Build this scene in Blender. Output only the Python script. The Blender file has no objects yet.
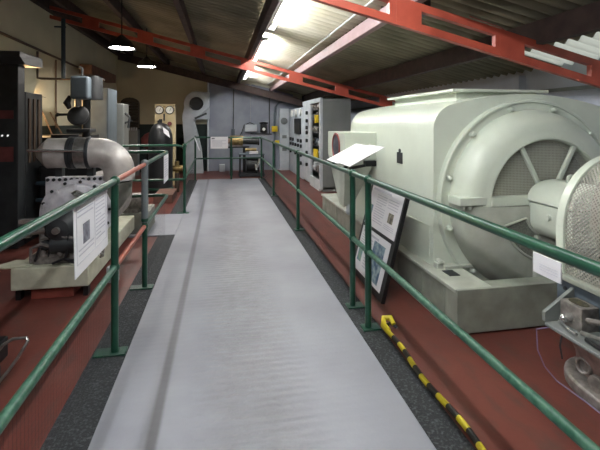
import bpy, bmesh, math, random
from mathutils import Vector, Matrix
random.seed(7)
PI = math.pi
COL = bpy.context.scene.collection
V = Vector

# ------------------------------------------------------------------ materials
def C(h):
    h = h.lstrip('#')
    o = []
    for i in (0, 2, 4):
        c = int(h[i:i+2], 16) / 255
        o.append(c / 12.92 if c <= .04045 else ((c + .055) / 1.055) ** 2.4)
    return (*o, 1)

def mat(name, col, rough=.5, metal=0., col2=None, scale=6., bump=0., bscale=40., spec=.5, detail=6., lo=.35, hi=.65):
    m = bpy.data.materials.new(name); m.use_nodes = True
    nt = m.node_tree; b = nt.nodes['Principled BSDF']
    b.inputs['Roughness'].default_value = rough
    b.inputs['Metallic'].default_value = metal
    b.inputs['Specular IOR Level'].default_value = spec
    tc = nt.nodes.new('ShaderNodeTexCoord')
    c1 = C(col)
    if col2 is None:
        c2 = tuple(x * .86 for x in c1[:3]) + (1,)
    else:
        c2 = C(col2)
    n = nt.nodes.new('ShaderNodeTexNoise'); n.inputs['Scale'].default_value = scale; n.inputs['Detail'].default_value = detail
    nt.links.new(tc.outputs['Object'], n.inputs['Vector'])
    r = nt.nodes.new('ShaderNodeValToRGB')
    r.color_ramp.elements[0].position = lo; r.color_ramp.elements[1].position = hi
    r.color_ramp.elements[0].color = c1; r.color_ramp.elements[1].color = c2
    nt.links.new(n.outputs['Fac'], r.inputs['Fac']); nt.links.new(r.outputs['Color'], b.inputs['Base Color'])
    if bump:
        n2 = nt.nodes.new('ShaderNodeTexNoise'); n2.inputs['Scale'].default_value = bscale; n2.inputs['Detail'].default_value = 4
        nt.links.new(tc.outputs['Object'], n2.inputs['Vector'])
        bp = nt.nodes.new('ShaderNodeBump'); bp.inputs['Strength'].default_value = bump; bp.inputs['Distance'].default_value = .01
        nt.links.new(n2.outputs['Fac'], bp.inputs['Height']); nt.links.new(bp.outputs['Normal'], b.inputs['Normal'])
    return m

def emit(name, col, s):
    m = bpy.data.materials.new(name); m.use_nodes = True
    b = m.node_tree.nodes['Principled BSDF']
    b.inputs['Base Color'].default_value = C(col)
    b.inputs['Emission Color'].default_value = C(col); b.inputs['Emission Strength'].default_value = s
    return m

def math_node(nt, op, a, b=None, c=None):
    n = nt.nodes.new('ShaderNodeMath'); n.operation = op
    for i, x in enumerate((a, b, c)):
        if x is None: continue
        if isinstance(x, (int, float)): n.inputs[i].default_value = x
        else: nt.links.new(x, n.inputs[i])
    return n.outputs[0]

def screen(name, col, pitch, bar, diag=True, rough=.5):
    """woven / perforated sheet: bars opaque, holes clear, in UV metres"""
    m = mat(name, col, rough); nt = m.node_tree
    uv = nt.nodes.new('ShaderNodeUVMap'); sx = nt.nodes.new('ShaderNodeSeparateXYZ')
    nt.links.new(uv.outputs[0], sx.inputs[0])
    x, y = sx.outputs[0], sx.outputs[1]
    if diag:
        a = math_node(nt, 'ADD', x, y); b = math_node(nt, 'SUBTRACT', x, y)
    else:
        a, b = x, y
    ms = []
    for q in (a, b):
        t = math_node(nt, 'FRACT', math_node(nt, 'MULTIPLY', q, 1 / pitch))
        ms.append(math_node(nt, 'LESS_THAN', t, bar))
    k = math_node(nt, 'MAXIMUM', ms[0], ms[1])
    tr = nt.nodes.new('ShaderNodeBsdfTransparent'); mx = nt.nodes.new('ShaderNodeMixShader')
    out = nt.nodes['Material Output']; b_ = nt.nodes['Principled BSDF']
    nt.links.new(k, mx.inputs[0]); nt.links.new(tr.outputs[0], mx.inputs[1]); nt.links.new(b_.outputs[0], mx.inputs[2])
    nt.links.new(mx.outputs[0], out.inputs['Surface'])
    return m

M = {}
M['green'] = mat('green_gloss_paint', '#1d4c39', .3, col2='#183f30', scale=9, bump=.08)
M['green_worn'] = mat('worn_green_paint', '#3c6450', .42, col2='#1d4c39', scale=30, lo=.4, hi=.6)
M['redrail'] = mat('orange_red_paint', '#a2543f', .4, col2='#8f4636', scale=14)
M['greyrail'] = mat('grey_primer', '#6d7577', .5)
M['beam_red'] = mat('red_oxide_paint', '#b5523f', .45, col2='#9c4434', scale=5, bump=.06)
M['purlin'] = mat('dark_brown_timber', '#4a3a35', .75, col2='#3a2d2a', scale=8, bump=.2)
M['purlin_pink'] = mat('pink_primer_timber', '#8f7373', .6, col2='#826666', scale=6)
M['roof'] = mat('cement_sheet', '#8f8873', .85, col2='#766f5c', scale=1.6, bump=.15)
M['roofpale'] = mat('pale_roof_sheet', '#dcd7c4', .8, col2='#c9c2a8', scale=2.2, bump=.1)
def grime_shade(m, col, amt):  # valley grime stripes that also paint shade between the corrugation ridges
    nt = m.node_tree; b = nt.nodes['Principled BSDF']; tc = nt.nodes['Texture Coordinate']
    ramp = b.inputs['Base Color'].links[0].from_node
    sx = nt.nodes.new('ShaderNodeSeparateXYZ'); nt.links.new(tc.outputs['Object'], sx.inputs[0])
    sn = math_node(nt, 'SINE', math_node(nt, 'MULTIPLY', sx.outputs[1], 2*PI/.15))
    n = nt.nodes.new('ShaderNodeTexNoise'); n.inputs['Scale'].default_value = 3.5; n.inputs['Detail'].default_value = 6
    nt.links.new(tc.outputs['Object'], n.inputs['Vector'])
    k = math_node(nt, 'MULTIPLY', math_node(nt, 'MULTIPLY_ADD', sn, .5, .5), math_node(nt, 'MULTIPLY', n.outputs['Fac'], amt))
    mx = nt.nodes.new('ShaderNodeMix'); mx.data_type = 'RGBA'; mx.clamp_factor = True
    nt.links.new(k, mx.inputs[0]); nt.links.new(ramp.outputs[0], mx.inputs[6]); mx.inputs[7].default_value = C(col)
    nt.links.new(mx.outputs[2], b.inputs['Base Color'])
grime_shade(M['roof'], '#3f392c', 1.5); grime_shade(M['roofpale'], '#8a7f62', 1.3)
M['cream'] = mat('machine_grey_green', '#d0d7c9', .28, col2='#c8cfc1', scale=3, bump=.02)
M['cream_dirty_shaded'] = mat('dirty_shaded_grey_green', '#bcc0b5', .42, col2='#a2a59a', scale=5, bump=.06)  # darker version of cream, also carries painted shade
M['base_grey'] = mat('base_grey_green', '#989c90', .5, col2='#84887d', scale=7)
M['cream_base'] = mat('cream_base_paint', '#c9c9b4', .5, col2='#b3b29d', scale=9, bump=.05)
M['steel'] = mat('steel_bare', '#a9a8a3', .35, .75, col2='#8c8a84', scale=20)
M['bright'] = mat('bright_steel', '#d6d6d2', .22, .8)
M['cast'] = mat('pitted_cast_metal', '#938d88', .55, .25, col2='#6b6560', scale=24, bump=.25, bscale=80)
M['castpink'] = mat('pinkish_cast_metal', '#a08b82', .55, .2, col2='#7e6c66', scale=15, bump=.15)
M['alu'] = mat('lagging_metal', '#d2ccc6', .42, .25, col2='#aca59e', scale=8, bump=.1, bscale=25)
M['white_plate'] = mat('painted_white_casting', '#e2dfe3', .5, col2='#c4c0c6', scale=14, bump=.08)
M['black'] = mat('black_paint', '#1c1d1f', .4, col2='#141516', scale=8)
M['dark'] = mat('dark_grey_metal', '#35383a', .5, col2='#292b2d', scale=6)
M['greycab'] = mat('cabinet_grey', '#7d817f', .5, col2='#737775', scale=3)
M['wallpale'] = mat('pale_grey_wall_paint', '#bcc0ca', .75, col2='#b0b4be', scale=2)
M['palecab'] = mat('cabinet_pale_grey', '#c3c8cc', .5, col2='#b3b9be', scale=4)
M['bluegrey'] = mat('blue_grey_paint', '#5f6a72', .5, col2='#525c64', scale=4)
M['wallgrey'] = mat('grey_wall_paint', '#9a9ea8', .75, col2='#888c98', scale=2, bump=.1, bscale=12)
M['paper'] = mat('white_laminate', '#e6e4e7', .4, col2='#dfdde1', scale=3)
M['ink'] = mat('grey_ink', '#c3c1cb', .7)
M['ink_dark'] = mat('dark_ink', '#5b5a66', .7, col2='#8a8994', scale=30)
M['photo_blue'] = mat('printed_blue_photo', '#47647f', .5, col2='#9db0b5', scale=14, lo=.42, hi=.6)
M['photo_green'] = mat('printed_green_photo', '#8aa58a', .5, col2='#5e7f98', scale=14)
M['photo_brown'] = mat('printed_brown_photo', '#48443c', .5, col2='#a09c8a', scale=25)
M['yellow'] = mat('yellow_plastic', '#e2c51f', .5)
M['tape_yellow'] = mat('yellow_tape', '#e3cf2f', .45)
M['tape_black'] = mat('black_tape', '#1b1b1b', .5)
M['brass'] = mat('brass', '#a58f5f', .35, .7, col2='#7f6c45', scale=14)
M['rubber'] = mat('black_rubber', '#222225', .7)
M['wire_purple'] = mat('mauve_cable', '#857a9c', .5)
M['redblock'] = mat('red_painted_block', '#8f4538', .7, col2='#7b382d', scale=9)
M['red_dark'] = mat('dull_red_paint', '#7a3f3f', .6, col2='#5d2e30', scale=6)
M['duct_brown'] = mat('rusty_brown_duct', '#7b5a4c', .6, col2='#5f443b', scale=8)
M['oval_red'] = mat('rust_red_rim', '#8d4742', .5)
M['grille_dark'] = mat('dark_grille', '#55575f', .5, col2='#3d3f45', scale=40)
M['panel_cream'] = mat('cream_switch_panel', '#d6c49a', .5, col2='#c9b78d', scale=3)
M['screen_grey'] = mat('grey_woven_screen', '#83857b', .6, col2='#62645c', scale=70)
M['dial'] = mat('white_dial', '#efefe6', .4)
M['gold_dust'] = mat('dusty_recess', '#5b563d', .8, col2='#37352a', scale=60)
M['inside'] = mat('inside_iron', '#8a8a80', .7, col2='#6f6f66', scale=9)
M['pipe_blue'] = mat('blue_black_pipe', '#2b3a44', .5)
M['pipe_brown'] = mat('brown_conduit', '#4b3c30', .6)
M['mesh_gen'] = screen('fine_woven_screen', '#b5b5a8', .013, .45, False)
M['mesh_guard'] = screen('expanded_metal_screen', '#a19e94', .026, .38, True)
M['tube'] = emit('fluorescent_tube', '#f7fbff', 40)
M['lampglow'] = emit('lamp_diffuser', '#fff8f0', 38)
M['warmglow'] = emit('warm_lamp_glass', '#ffcf92', 60)
M['led'] = emit('indicator_light', '#ffffff', .25)
M['fixture'] = mat('fixture_white', '#b9b9b5', .5)

def floor_red():
    m = mat('red_floor_paint', '#6f3b32', .45, col2='#5f312a', scale=1.7, bump=.12, bscale=30, detail=9)
    nt = m.node_tree; b = nt.nodes['Principled BSDF']
    ramp = b.inputs['Base Color'].links[0].from_node
    tc = nt.nodes['Texture Coordinate']
    n = nt.nodes.new('ShaderNodeTexNoise'); n.inputs['Scale'].default_value = 11; n.inputs['Detail'].default_value = 10
    mp = nt.nodes.new('ShaderNodeMapping'); mp.inputs['Scale'].default_value = (1, .35, 1)
    nt.links.new(tc.outputs['Object'], mp.inputs[0]); nt.links.new(mp.outputs[0], n.inputs['Vector'])
    r = nt.nodes.new('ShaderNodeValToRGB'); r.color_ramp.elements[0].position = .52; r.color_ramp.elements[1].position = .78
    r.color_ramp.elements[0].color = (0, 0, 0, 1); r.color_ramp.elements[1].color = (.85, .85, .85, 1)
    nt.links.new(n.outputs['Fac'], r.inputs[0])
    mx = nt.nodes.new('ShaderNodeMix'); mx.data_type = 'RGBA'
    nt.links.new(r.outputs[0], mx.inputs[0]); nt.links.new(ramp.outputs[0], mx.inputs[6]); mx.inputs[7].default_value = C('#4d3b35')
    nt.links.new(mx.outputs[2], b.inputs['Base Color'])
    return m
M['floor'] = floor_red()

def walkway_mat():
    m = mat('grey_walkway_paint', '#989aa2', .5, col2='#8a8b93', scale=1.3, detail=9)
    nt = m.node_tree; b = nt.nodes['Principled BSDF']; tc = nt.nodes['Texture Coordinate']
    ramp = b.inputs['Base Color'].links[0].from_node
    # scuffed band of tamped ridges running up the middle
    w = nt.nodes.new('ShaderNodeTexWave'); w.bands_direction = 'Y'; w.inputs['Scale'].default_value = 5.2
    w.inputs['Distortion'].default_value = 2.5; w.inputs['Detail'].default_value = 4; w.inputs['Detail Scale'].default_value = 3.5
    nt.links.new(tc.outputs['Object'], w.inputs['Vector'])
    sx = nt.nodes.new('ShaderNodeSeparateXYZ'); nt.links.new(tc.outputs['Object'], sx.inputs[0])
    d = math_node(nt, 'ABSOLUTE', math_node(nt, 'SUBTRACT', sx.outputs[0], .17))
    mask = nt.nodes.new('ShaderNodeMapRange'); nt.links.new(d, mask.inputs[0])
    mask.inputs[1].default_value = .12; mask.inputs[2].default_value = .38; mask.inputs[3].default_value = 1; mask.inputs[4].default_value = .12
    n2 = nt.nodes.new('ShaderNodeTexNoise'); n2.inputs['Scale'].default_value = 55; nt.links.new(tc.outputs['Object'], n2.inputs['Vector'])
    h = math_node(nt, 'ADD', math_node(nt, 'MULTIPLY', w.outputs['Fac'], mask.outputs[0]), math_node(nt, 'MULTIPLY', n2.outputs['Fac'], .15))
    bp = nt.nodes.new('ShaderNodeBump'); bp.inputs['Strength'].default_value = .6; bp.inputs['Distance'].default_value = .008
    nt.links.new(h, bp.inputs['Height']); nt.links.new(bp.outputs[0], b.inputs['Normal'])
    n3 = nt.nodes.new('ShaderNodeTexNoise'); n3.inputs['Scale'].default_value = 9; n3.inputs['Detail'].default_value = 10
    nt.links.new(tc.outputs['Object'], n3.inputs['Vector'])
    k = math_node(nt, 'MULTIPLY', math_node(nt, 'MULTIPLY', mask.outputs[0], n3.outputs['Fac']), .8)
    mx = nt.nodes.new('ShaderNodeMix'); mx.data_type = 'RGBA'
    nt.links.new(k, mx.inputs[0]); nt.links.new(ramp.outputs[0], mx.inputs[6]); mx.inputs[7].default_value = C('#6c6a6b')
    # long dark scuff line running the length of the walkway
    ms = nt.nodes.new('ShaderNodeMapRange'); ms.interpolation_type = 'SMOOTHSTEP'
    nt.links.new(math_node(nt, 'ABSOLUTE', math_node(nt, 'ADD', sx.outputs[0], .325)), ms.inputs[0])
    ms.inputs[1].default_value = .012; ms.inputs[2].default_value = .04; ms.inputs[3].default_value = 1; ms.inputs[4].default_value = 0
    n4 = nt.nodes.new('ShaderNodeTexNoise'); n4.inputs['Scale'].default_value = .9; nt.links.new(tc.outputs['Object'], n4.inputs['Vector'])
    kk = math_node(nt, 'MULTIPLY', ms.outputs[0], math_node(nt, 'MULTIPLY_ADD', n4.outputs['Fac'], .5, .45))
    m2 = nt.nodes.new('ShaderNodeMix'); m2.data_type = 'RGBA'
    nt.links.new(kk, m2.inputs[0]); nt.links.new(mx.outputs[2], m2.inputs[6]); m2.inputs[7].default_value = C('#5d5c60')
    nt.links.new(m2.outputs[2], b.inputs['Base Color'])
    return m
M['walk'] = walkway_mat()
M['strip'] = mat('black_grit_strip', '#27292b', .85, col2='#505355', scale=70, bump=.7, bscale=90, lo=.5, hi=.72, detail=8)

def two_tone(name, upper, lower, zline):
    m = mat(name, upper, .8, scale=1.2, bump=.1, bscale=10); nt = m.node_tree; b = nt.nodes['Principled BSDF']
    ramp = b.inputs['Base Color'].links[0].from_node; tc = nt.nodes['Texture Coordinate']
    sx = nt.nodes.new('ShaderNodeSeparateXYZ'); nt.links.new(tc.outputs['Object'], sx.inputs[0])
    k = math_node(nt, 'LESS_THAN', sx.outputs[2], zline)
    mx = nt.nodes.new('ShaderNodeMix'); mx.data_type = 'RGBA'
    nt.links.new(k, mx.inputs[0]); nt.links.new(ramp.outputs[0], mx.inputs[6]); mx.inputs[7].default_value = C(lower)
    nt.links.new(mx.outputs[2], b.inputs['Base Color'])
    return m
M['wall'] = two_tone('cream_over_dark_green_wall', '#d0cbb0', '#26302c', 1.45)

def translucent():
    m = bpy.data.materials.new('rooflight_sheet'); m.use_nodes = True; nt = m.node_tree
    out = nt.nodes['Material Output']; nt.nodes.remove(nt.nodes['Principled BSDF'])
    t = nt.nodes.new('ShaderNodeBsdfTranslucent'); t.inputs[0].default_value = (.75, .75, .68, 1)
    d = nt.nodes.new('ShaderNodeBsdfDiffuse'); d.inputs[0].default_value = (.6, .6, .55, 1)
    mx = nt.nodes.new('ShaderNodeMixShader'); mx.inputs[0].default_value = .3
    nt.links.new(t.outputs[0], mx.inputs[1]); nt.links.new(d.outputs[0], mx.inputs[2]); nt.links.new(mx.outputs[0], out.inputs[0])
    return m
M['rooflight'] = translucent()

# ------------------------------------------------------------------ mesh builder
class MB:
    def __init__(s): s.v = []; s.f = []; s.uv = {}
    def add(s, vs, fs):
        k = len(s.v); s.v += [V(p) for p in vs]; s.f += [tuple(i + k for i in f) for f in fs]; return s
    def box(s, x0, x1, y0, y1, z0, z1):
        return s.add([(x0,y0,z0),(x1,y0,z0),(x1,y1,z0),(x0,y1,z0),(x0,y0,z1),(x1,y0,z1),(x1,y1,z1),(x0,y1,z1)],
                     [(3,2,1,0),(4,5,6,7),(0,1,5,4),(1,2,6,5),(2,3,7,6),(3,0,4,7)])
    def obox(s, o, a, b, c):
        o, a, b, c = V(o), V(a), V(b), V(c)
        return s.add([o,o+a,o+a+b,o+b,o+c,o+a+c,o+a+b+c,o+b+c],
                     [(3,2,1,0),(4,5,6,7),(0,1,5,4),(1,2,6,5),(2,3,7,6),(3,0,4,7)])
    def bar(s, p0, p1, w, d, up=(0,0,1)):
        p0, p1 = V(p0), V(p1); t = (p1 - p0); tn = t.normalized()
        a = tn.cross(V(up)).normalized(); b = a.cross(tn).normalized()
        return s.obox(p0 - a*w/2 - b*d/2, t, a*w, b*d)
    def tube(s, pts, r, n=10, closed=False):
        pts = [V(p) for p in pts]; m = len(pts); rings = []
        rs = r if isinstance(r, (list, tuple)) else [r]*m
        up = None
        for i in range(m):
            a = pts[i] - pts[i-1] if i else pts[1] - pts[0]
            b = pts[i+1] - pts[i] if i < m-1 else pts[-1] - pts[-2]
            t = (a.normalized() + b.normalized())
            t = t.normalized() if t.length > 1e-6 else a.normalized()
            if up is None:
                up = V((0,0,1)) if abs(t.z) < .9 else V((1,0,0))
            x = up - t*up.dot(t); x.normalize(); up = x; y = t.cross(x)
            rings.append([pts[i] + (x*math.cos(2*PI*k/n) + y*math.sin(2*PI*k/n))*rs[i] for k in range(n)])
        k0 = len(s.v)
        for q in rings: s.v += q
        for i in range(m-1):
            for k in range(n):
                a = k0+i*n+k; b = k0+i*n+(k+1)%n
                s.f.append((a, b, b+n, a+n))
        s.f.append(tuple(k0+k for k in range(n))[::-1]); s.f.append(tuple(k0+(m-1)*n+k for k in range(n)))
        return s
    def cyl(s, p0, p1, r0, r1=None, n=24):
        return s.tube([p0, p1], [r0, r0 if r1 is None else r1], n)
    def lathe(s, prof, o, axis, n=48, a0=0., a1=2*PI, ref=None):
        """prof: (radius, distance along axis)"""
        o = V(o); ax = V(axis).normalized()
        x = V(ref) if ref else (V((0,0,1)) if abs(ax.z) < .9 else V((1,0,0)))
        x = (x - ax*x.dot(ax)).normalized(); y = ax.cross(x)
        full = abs(a1 - a0 - 2*PI) < 1e-6; cnt = n if full else n+1
        k0 = len(s.v); m = len(prof)
        for i in range(cnt):
            a = a0 + (a1-a0)*i/n
            for r, t in prof: s.v.append(o + ax*t + (x*math.cos(a)+y*math.sin(a))*max(r, 1e-4))
        for i in range(n):
            j = (i+1) % cnt
            for k in range(m-1):
                s.f.append((k0+i*m+k, k0+j*m+k, k0+j*m+k+1, k0+i*m+k+1))
        return s
    def prism(s, poly, plane, c0, c1):
        f = {'xz': lambda p,c:(p[0],c,p[1]), 'xy': lambda p,c:(p[0],p[1],c), 'yz': lambda p,c:(c,p[0],p[1])}[plane]
        n = len(poly)
        return s.add([f(p,c0) for p in poly]+[f(p,c1) for p in poly],
                     [tuple(range(n))[::-1], tuple(range(n,2*n))]+[(i,(i+1)%n,(i+1)%n+n,i+n) for i in range(n)])
    def bolt(s, p, axis, r=.014, h=.014):
        p = V(p); return s.tube([p, p+V(axis).normalized()*h], r, 6)
    def ball(s, c, r, n=14):
        c = V(c); return s.lathe([(r*math.sin(PI*i/8), -r*math.cos(PI*i/8)) for i in range(9)], c, (0,0,1), n)
    def build(s, name, m, parent=None, smooth=True, bevel=0, seg=2, uv=None, ang=35):
        off = V((0,0,0))
        if parent is not None:
            off = parent['_o'] if False else WORLD[parent.name]
        me = bpy.data.meshes.new(name)
        me.from_pydata([p - off for p in s.v], [], s.f)
        bm = bmesh.new(); bm.from_mesh(me); bmesh.ops.recalc_face_normals(bm, faces=bm.faces); bm.to_mesh(me); bm.free()
        if uv:
            l = me.uv_layers.new(name='UVMap')
            ix = {'xz': (0,2), 'yz': (1,2), 'xy': (0,1)}.get(uv)
            for lp in me.loops:
                if uv == 'custom': l.data[lp.index].uv = s.uv[lp.vertex_index]
                else:
                    p = s.v[lp.vertex_index]; l.data[lp.index].uv = (p[ix[0]], p[ix[1]])
        if smooth:
            me.polygons.foreach_set('use_smooth', [True]*len(me.polygons)); me.set_sharp_from_angle(angle=math.radians(ang))
        me.materials.append(m)
        o = bpy.data.objects.new(name, me); COL.objects.link(o)
        if parent is not None: o.parent = parent
        WORLD[o.name] = V(off)
        if bevel:
            md = o.modifiers.new('Bevel', 'BEVEL'); md.width = bevel; md.segments = seg; md.limit_method = 'ANGLE'; md.angle_limit = math.radians(40)
        return o
WORLD = {}

def thing(name, label, cat, loc, group=None):
    o = bpy.data.objects.new(name, None); COL.objects.link(o); o.empty_display_size = .1
    o.location = loc; WORLD[o.name] = V(loc)
    o['label'] = label; o['category'] = cat
    if group: o['group'] = group
    return o
def tag(o, label, cat, group=None):
    o['label'] = label; o['category'] = cat
    if group: o['group'] = group
    return o
def struct(o): o['kind'] = 'structure'; return o
def dup(root, loc, label, group=None):
    r = root.copy(); COL.objects.link(r); r.location = loc; r['label'] = label; WORLD[r.name] = V(loc)
    if group: r['group'] = group
    for ch in list(root.children):
        c = ch.copy(); COL.objects.link(c); c.parent = r
        for g in ch.children:
            d = g.copy(); COL.objects.link(d); d.parent = c
    return r

# ------------------------------------------------------------------ the room
CAM = 1.52
FL = -.02
XL, XR, YB, YF = -3.1, 3.72, 13.4, -3.0
def roof(x): return 3.07 - .2435*x

struct(MB().box(XL-.1, XR+.1, YF-.1, YB+.1, FL-.1, FL).build('floor', M['floor'], smooth=False))
struct(MB().box(XL-.12, XL, YF, YB, FL, 3.85).build('wall_left', M['wall'], smooth=False))
struct(MB().box(XR, XR+.12, YF, YB, FL, 2.2).build('wall_right', M['wallpale'], smooth=False))
struct(MB().prism([(XL,FL),(XR,FL),(XR,roof(XR)-.02),(XL,roof(XL)-.02)], 'xz', YB, YB+.12).build('wall_back', M['wall'], smooth=False))
struct(MB().prism([(XL,FL),(XR,FL),(XR,roof(XR)-.02),(XL,roof(XL)-.02)], 'xz', YF-.12, YF).build('wall_front', M['wall'], smooth=False))

# corrugated roof with translucent sheets let in near the right-hand eaves
def corr(x0, x1, y0, y1, nm, m, dz=0.):
    mb = MB(); n = max(2, int((y1-y0)/.15*10)); 
    for t in (0, .009):
        for i in range(n+1):
            y = y0+(y1-y0)*i/n; w = .032*math.sin(2*PI*y/.15)
            mb.v += [V((x0, y, roof(x0)+w+t+dz)), V((x1, y, roof(x1)+w+t+dz))]
    k = 2*(n+1)
    for i in range(n):
        a = 2*i
        mb.f += [(a,a+1,a+3,a+2), (k+a+2,k+a+3,k+a+1,k+a)]
        mb.f += [(a,a+2,k+a+2,k+a), (a+3,a+1,k+a+1,k+a+3)]
    return struct(mb.build(nm, m, ang=60))
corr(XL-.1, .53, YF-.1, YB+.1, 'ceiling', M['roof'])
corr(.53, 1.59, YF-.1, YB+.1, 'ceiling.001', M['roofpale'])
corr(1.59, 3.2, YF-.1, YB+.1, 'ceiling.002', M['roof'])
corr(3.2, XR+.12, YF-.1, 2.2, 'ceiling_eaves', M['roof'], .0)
corr(3.2, XR+.12, 2.2, 4.0, 'window_1', M['rooflight'], .0)
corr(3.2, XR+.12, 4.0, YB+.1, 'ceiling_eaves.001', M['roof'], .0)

# walkway, gangway, black edging
w = MB(); w.box(-.61, .985, YF, 11.3, FL, 0).box(-1.7, -.61, 5.85, 7.15, FL, 0)
struct(w.build('floor_walkway', M['walk'], smooth=False, bevel=.004, seg=1))
def rounded_strip(x0, x1, y0, y1, r=.09):
    pts = []
    for cx, cy, a in ((x1-r, y1-r, 0), (x0+.001, y1-.001, 1), (x0+.001, y0+.001, 2), (x1-r, y0+r, 3)):
        if a in (1, 2): pts.append((cx, cy)); continue
        for k in range(7):
            t = (a + k/6)*PI/2; pts.append((cx+r*math.cos(t), cy+r*math.sin(t)))
    return MB().prism(pts, 'xy', FL, -.005)
struct(rounded_strip(-.83, -.611, YF, 5.9).build('trim_1', M['strip'], smooth=False))
struct(rounded_strip(-.83, -.611, 7.1, 11.3).build('trim_2', M['strip'], smooth=False))
struct(MB().box(.986, 1.165, YF, 11.3, FL, -.005).build('trim_3', M['strip'], smooth=False))

# grey sheeting on the right part of the back wall
for i, (a, b, top) in enumerate(((-.42, .38, 2.86), (.38, .93, 2.76), (.93, 1.52, 2.72), (1.52, 2.3, 2.6), (2.3, XR, 2.3))):
    pts = [(a, FL), (b-.006, FL)]
    n = 7
    for k in range(n+1):
        x = b-.006-(b-.006-a)*k/n; pts.append((x, min(top - .06*(x-a) + random.uniform(-.02,.02), roof(x)-.1)))
    struct(MB().prism(pts, 'xz', YB-.05, YB-.002).build('wall_panel' if i == 0 else 'wall_panel.%03d' % i, M['wallgrey'], smooth=False))
# pilaster on the right wall
struct(MB().box(XR-.1, XR, 4.55, 4.8, FL, 2.1).box(XR-.06, XR, 3.1, 3.13, 1.2, 2.1).build('trim_4', M['wallpale'], smooth=False))
struct(MB().box(XR-.02, XR, 1.0, 12.0, 1.86, 1.9).build('trim_5', M['greycab'], smooth=False))

# purlins
PX = [(-2.66, 'dark roof purlin nearest the left wall'), (-1.6, 'dark roof purlin above the hanging round lamps'),
      (-.53, 'dark roof purlin between the round lamps and the strip lights'), (.53, 'dark roof purlin carrying the fluorescent strip lights'),
      (1.585, 'pale pink roof purlin lit by the strip lights'), (2.65, 'dark heavy roof purlin above the big generator')]
for x, lb in PX:
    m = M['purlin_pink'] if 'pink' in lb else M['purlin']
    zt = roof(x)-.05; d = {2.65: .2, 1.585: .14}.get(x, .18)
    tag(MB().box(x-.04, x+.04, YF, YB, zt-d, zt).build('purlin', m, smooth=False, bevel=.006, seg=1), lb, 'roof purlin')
struct(MB().box(XL, XL+.1, YF, YB, roof(XL)-.3, roof(XL)-.03).build('trim_6', M['purlin'], smooth=False))
tag(MB().tube([(1.43, YF+.01, roof(1.43)-.035), (1.43, YB, roof(1.43)-.035)], .011, 8).build('conduit', M['fixture']),
    'thin pale conduit along the roof sheets beside the pink purlin', 'conduit')

# castellated red roof beams (sloping with the roof)
def roof_beam(y, x0, x1, label, m, th=.05, slots=True):
    root = thing('roof_beam', label, 'roof beam', (0, y, roof(0)-.48))
    D = .225; ch = .062
    top = lambda x: roof(x) - .225
    def seg(mb, a, b, u0, u1):   # slab between depths u0..u1 below top
        mb.add([(a,y-th/2,top(a)-u1),(b,y-th/2,top(b)-u1),(b,y+th/2,top(b)-u1),(a,y+th/2,top(a)-u1),
                (a,y-th/2,top(a)-u0),(b,y-th/2,top(b)-u0),(b,y+th/2,top(b)-u0),(a,y+th/2,top(a)-u0)],
               [(3,2,1,0),(4,5,6,7),(0,1,5,4),(1,2,6,5),(2,3,7,6),(3,0,4,7)])
    mb = MB()
    # one outline per bay: web plates between slots, chords above and below
    cells = []; s = 1.57 - .93*5
    while s < x1 and slots:
        cells.append((s, s+.66)); s += .93
    seg(mb, x0, x1, 0, ch); seg(mb, x0, x1, D-ch, D)
    prev = x0
    for a, b in cells:
        a2, b2 = max(a, x0), min(b, x1)
        if b2 <= x0 or a2 >= x1: continue
        if a2 > prev: seg(mb, prev, a2, ch-.001, D-ch+.001)
        prev = b2
    if prev < x1: seg(mb, prev, x1, ch-.001, D-ch+.001)
    mb.build('web_plate', m, root, smooth=False)
    e = MB()
    for x in (1.36, 2.28, .43, -.5, -1.43):
        seg(e, x-.005, x+.005, -.0, D+.0)
    for v in e.v: v.y = y + (v.y-y)*1.15
    e.build('splice_plate', m, root, smooth=False)
    return root
roof_beam(3.1, -2.95, XR, 'red slotted roof beam crossing above the big generator', M['beam_red'])
roof_beam(8.0, -2.95, XR, 'red slotted roof beam crossing in front of the instrument cabinets', M['beam_red'])
b3 = roof_beam(12.9, -2.95, XR, 'dark brown roof beam against the back wall', M['purlin'], slots=False)
for y in (3.1, 8.0):
    pass
# cleats holding the pink purlin
tag(MB().box(1.63, 1.72, 3.2, 3.42, roof(1.67)-.24, roof(1.67)-.03).build('purlin_cleat', M['black'], smooth=False, bevel=.01),
    'black cleat block beside the pink purlin at the near red beam', 'cleat')
# red cable slung under the roof near the right eaves
tag(MB().tube([(2.2,3.4,roof(2.2)-.06),(2.5,3.36,roof(2.5)-.09),(2.72,3.4,roof(2.7)-.2),(2.72,3.0,roof(2.7)-.17),(2.72,2.2,roof(2.7)-.12)], .006, 6).build('red_cable', M['oval_red']),
    'thin red cable slung along the heavy purlin over the generator', 'cable')

# fluorescent strips
def strip_light(y0, y1, label, first=[None]):
    x, z = .69, roof(.69)-.115
    if first[0] is None:
        r = thing('strip_light', label, 'strip light', (x, y0, z), 'fluorescent strip lights under the roof')
        L = y1-y0
        MB().box(x-.115, x-.06, y0, y1, z-.03, z+.045).build('batten', M['fixture'], r, smooth=False, bevel=.006)
        MB().cyl((x, y0+.04, z), (x, y1-.04, z), .019, n=12).build('tube', M['tube'], r)
        e = MB().box(x-.1, x+.02, y0, y0+.04, z-.028, z+.02); e.build('end_cap', M['fixture'], r)
        e = MB().box(x-.1, x+.02, y1-.04, y1, z-.028, z+.02); e.build('end_cap', M['fixture'], r)
        first[0] = r; return r
    return dup(first[0], (x, y0, z), label)
strip_light(3.25, 5.6, 'fluorescent strip light nearest to the camera')
strip_light(6.3, 8.65, 'fluorescent strip light in the middle of the row')
strip_light(9.9, 12.25, 'fluorescent strip light farthest off, behind the far red beam')
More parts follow.
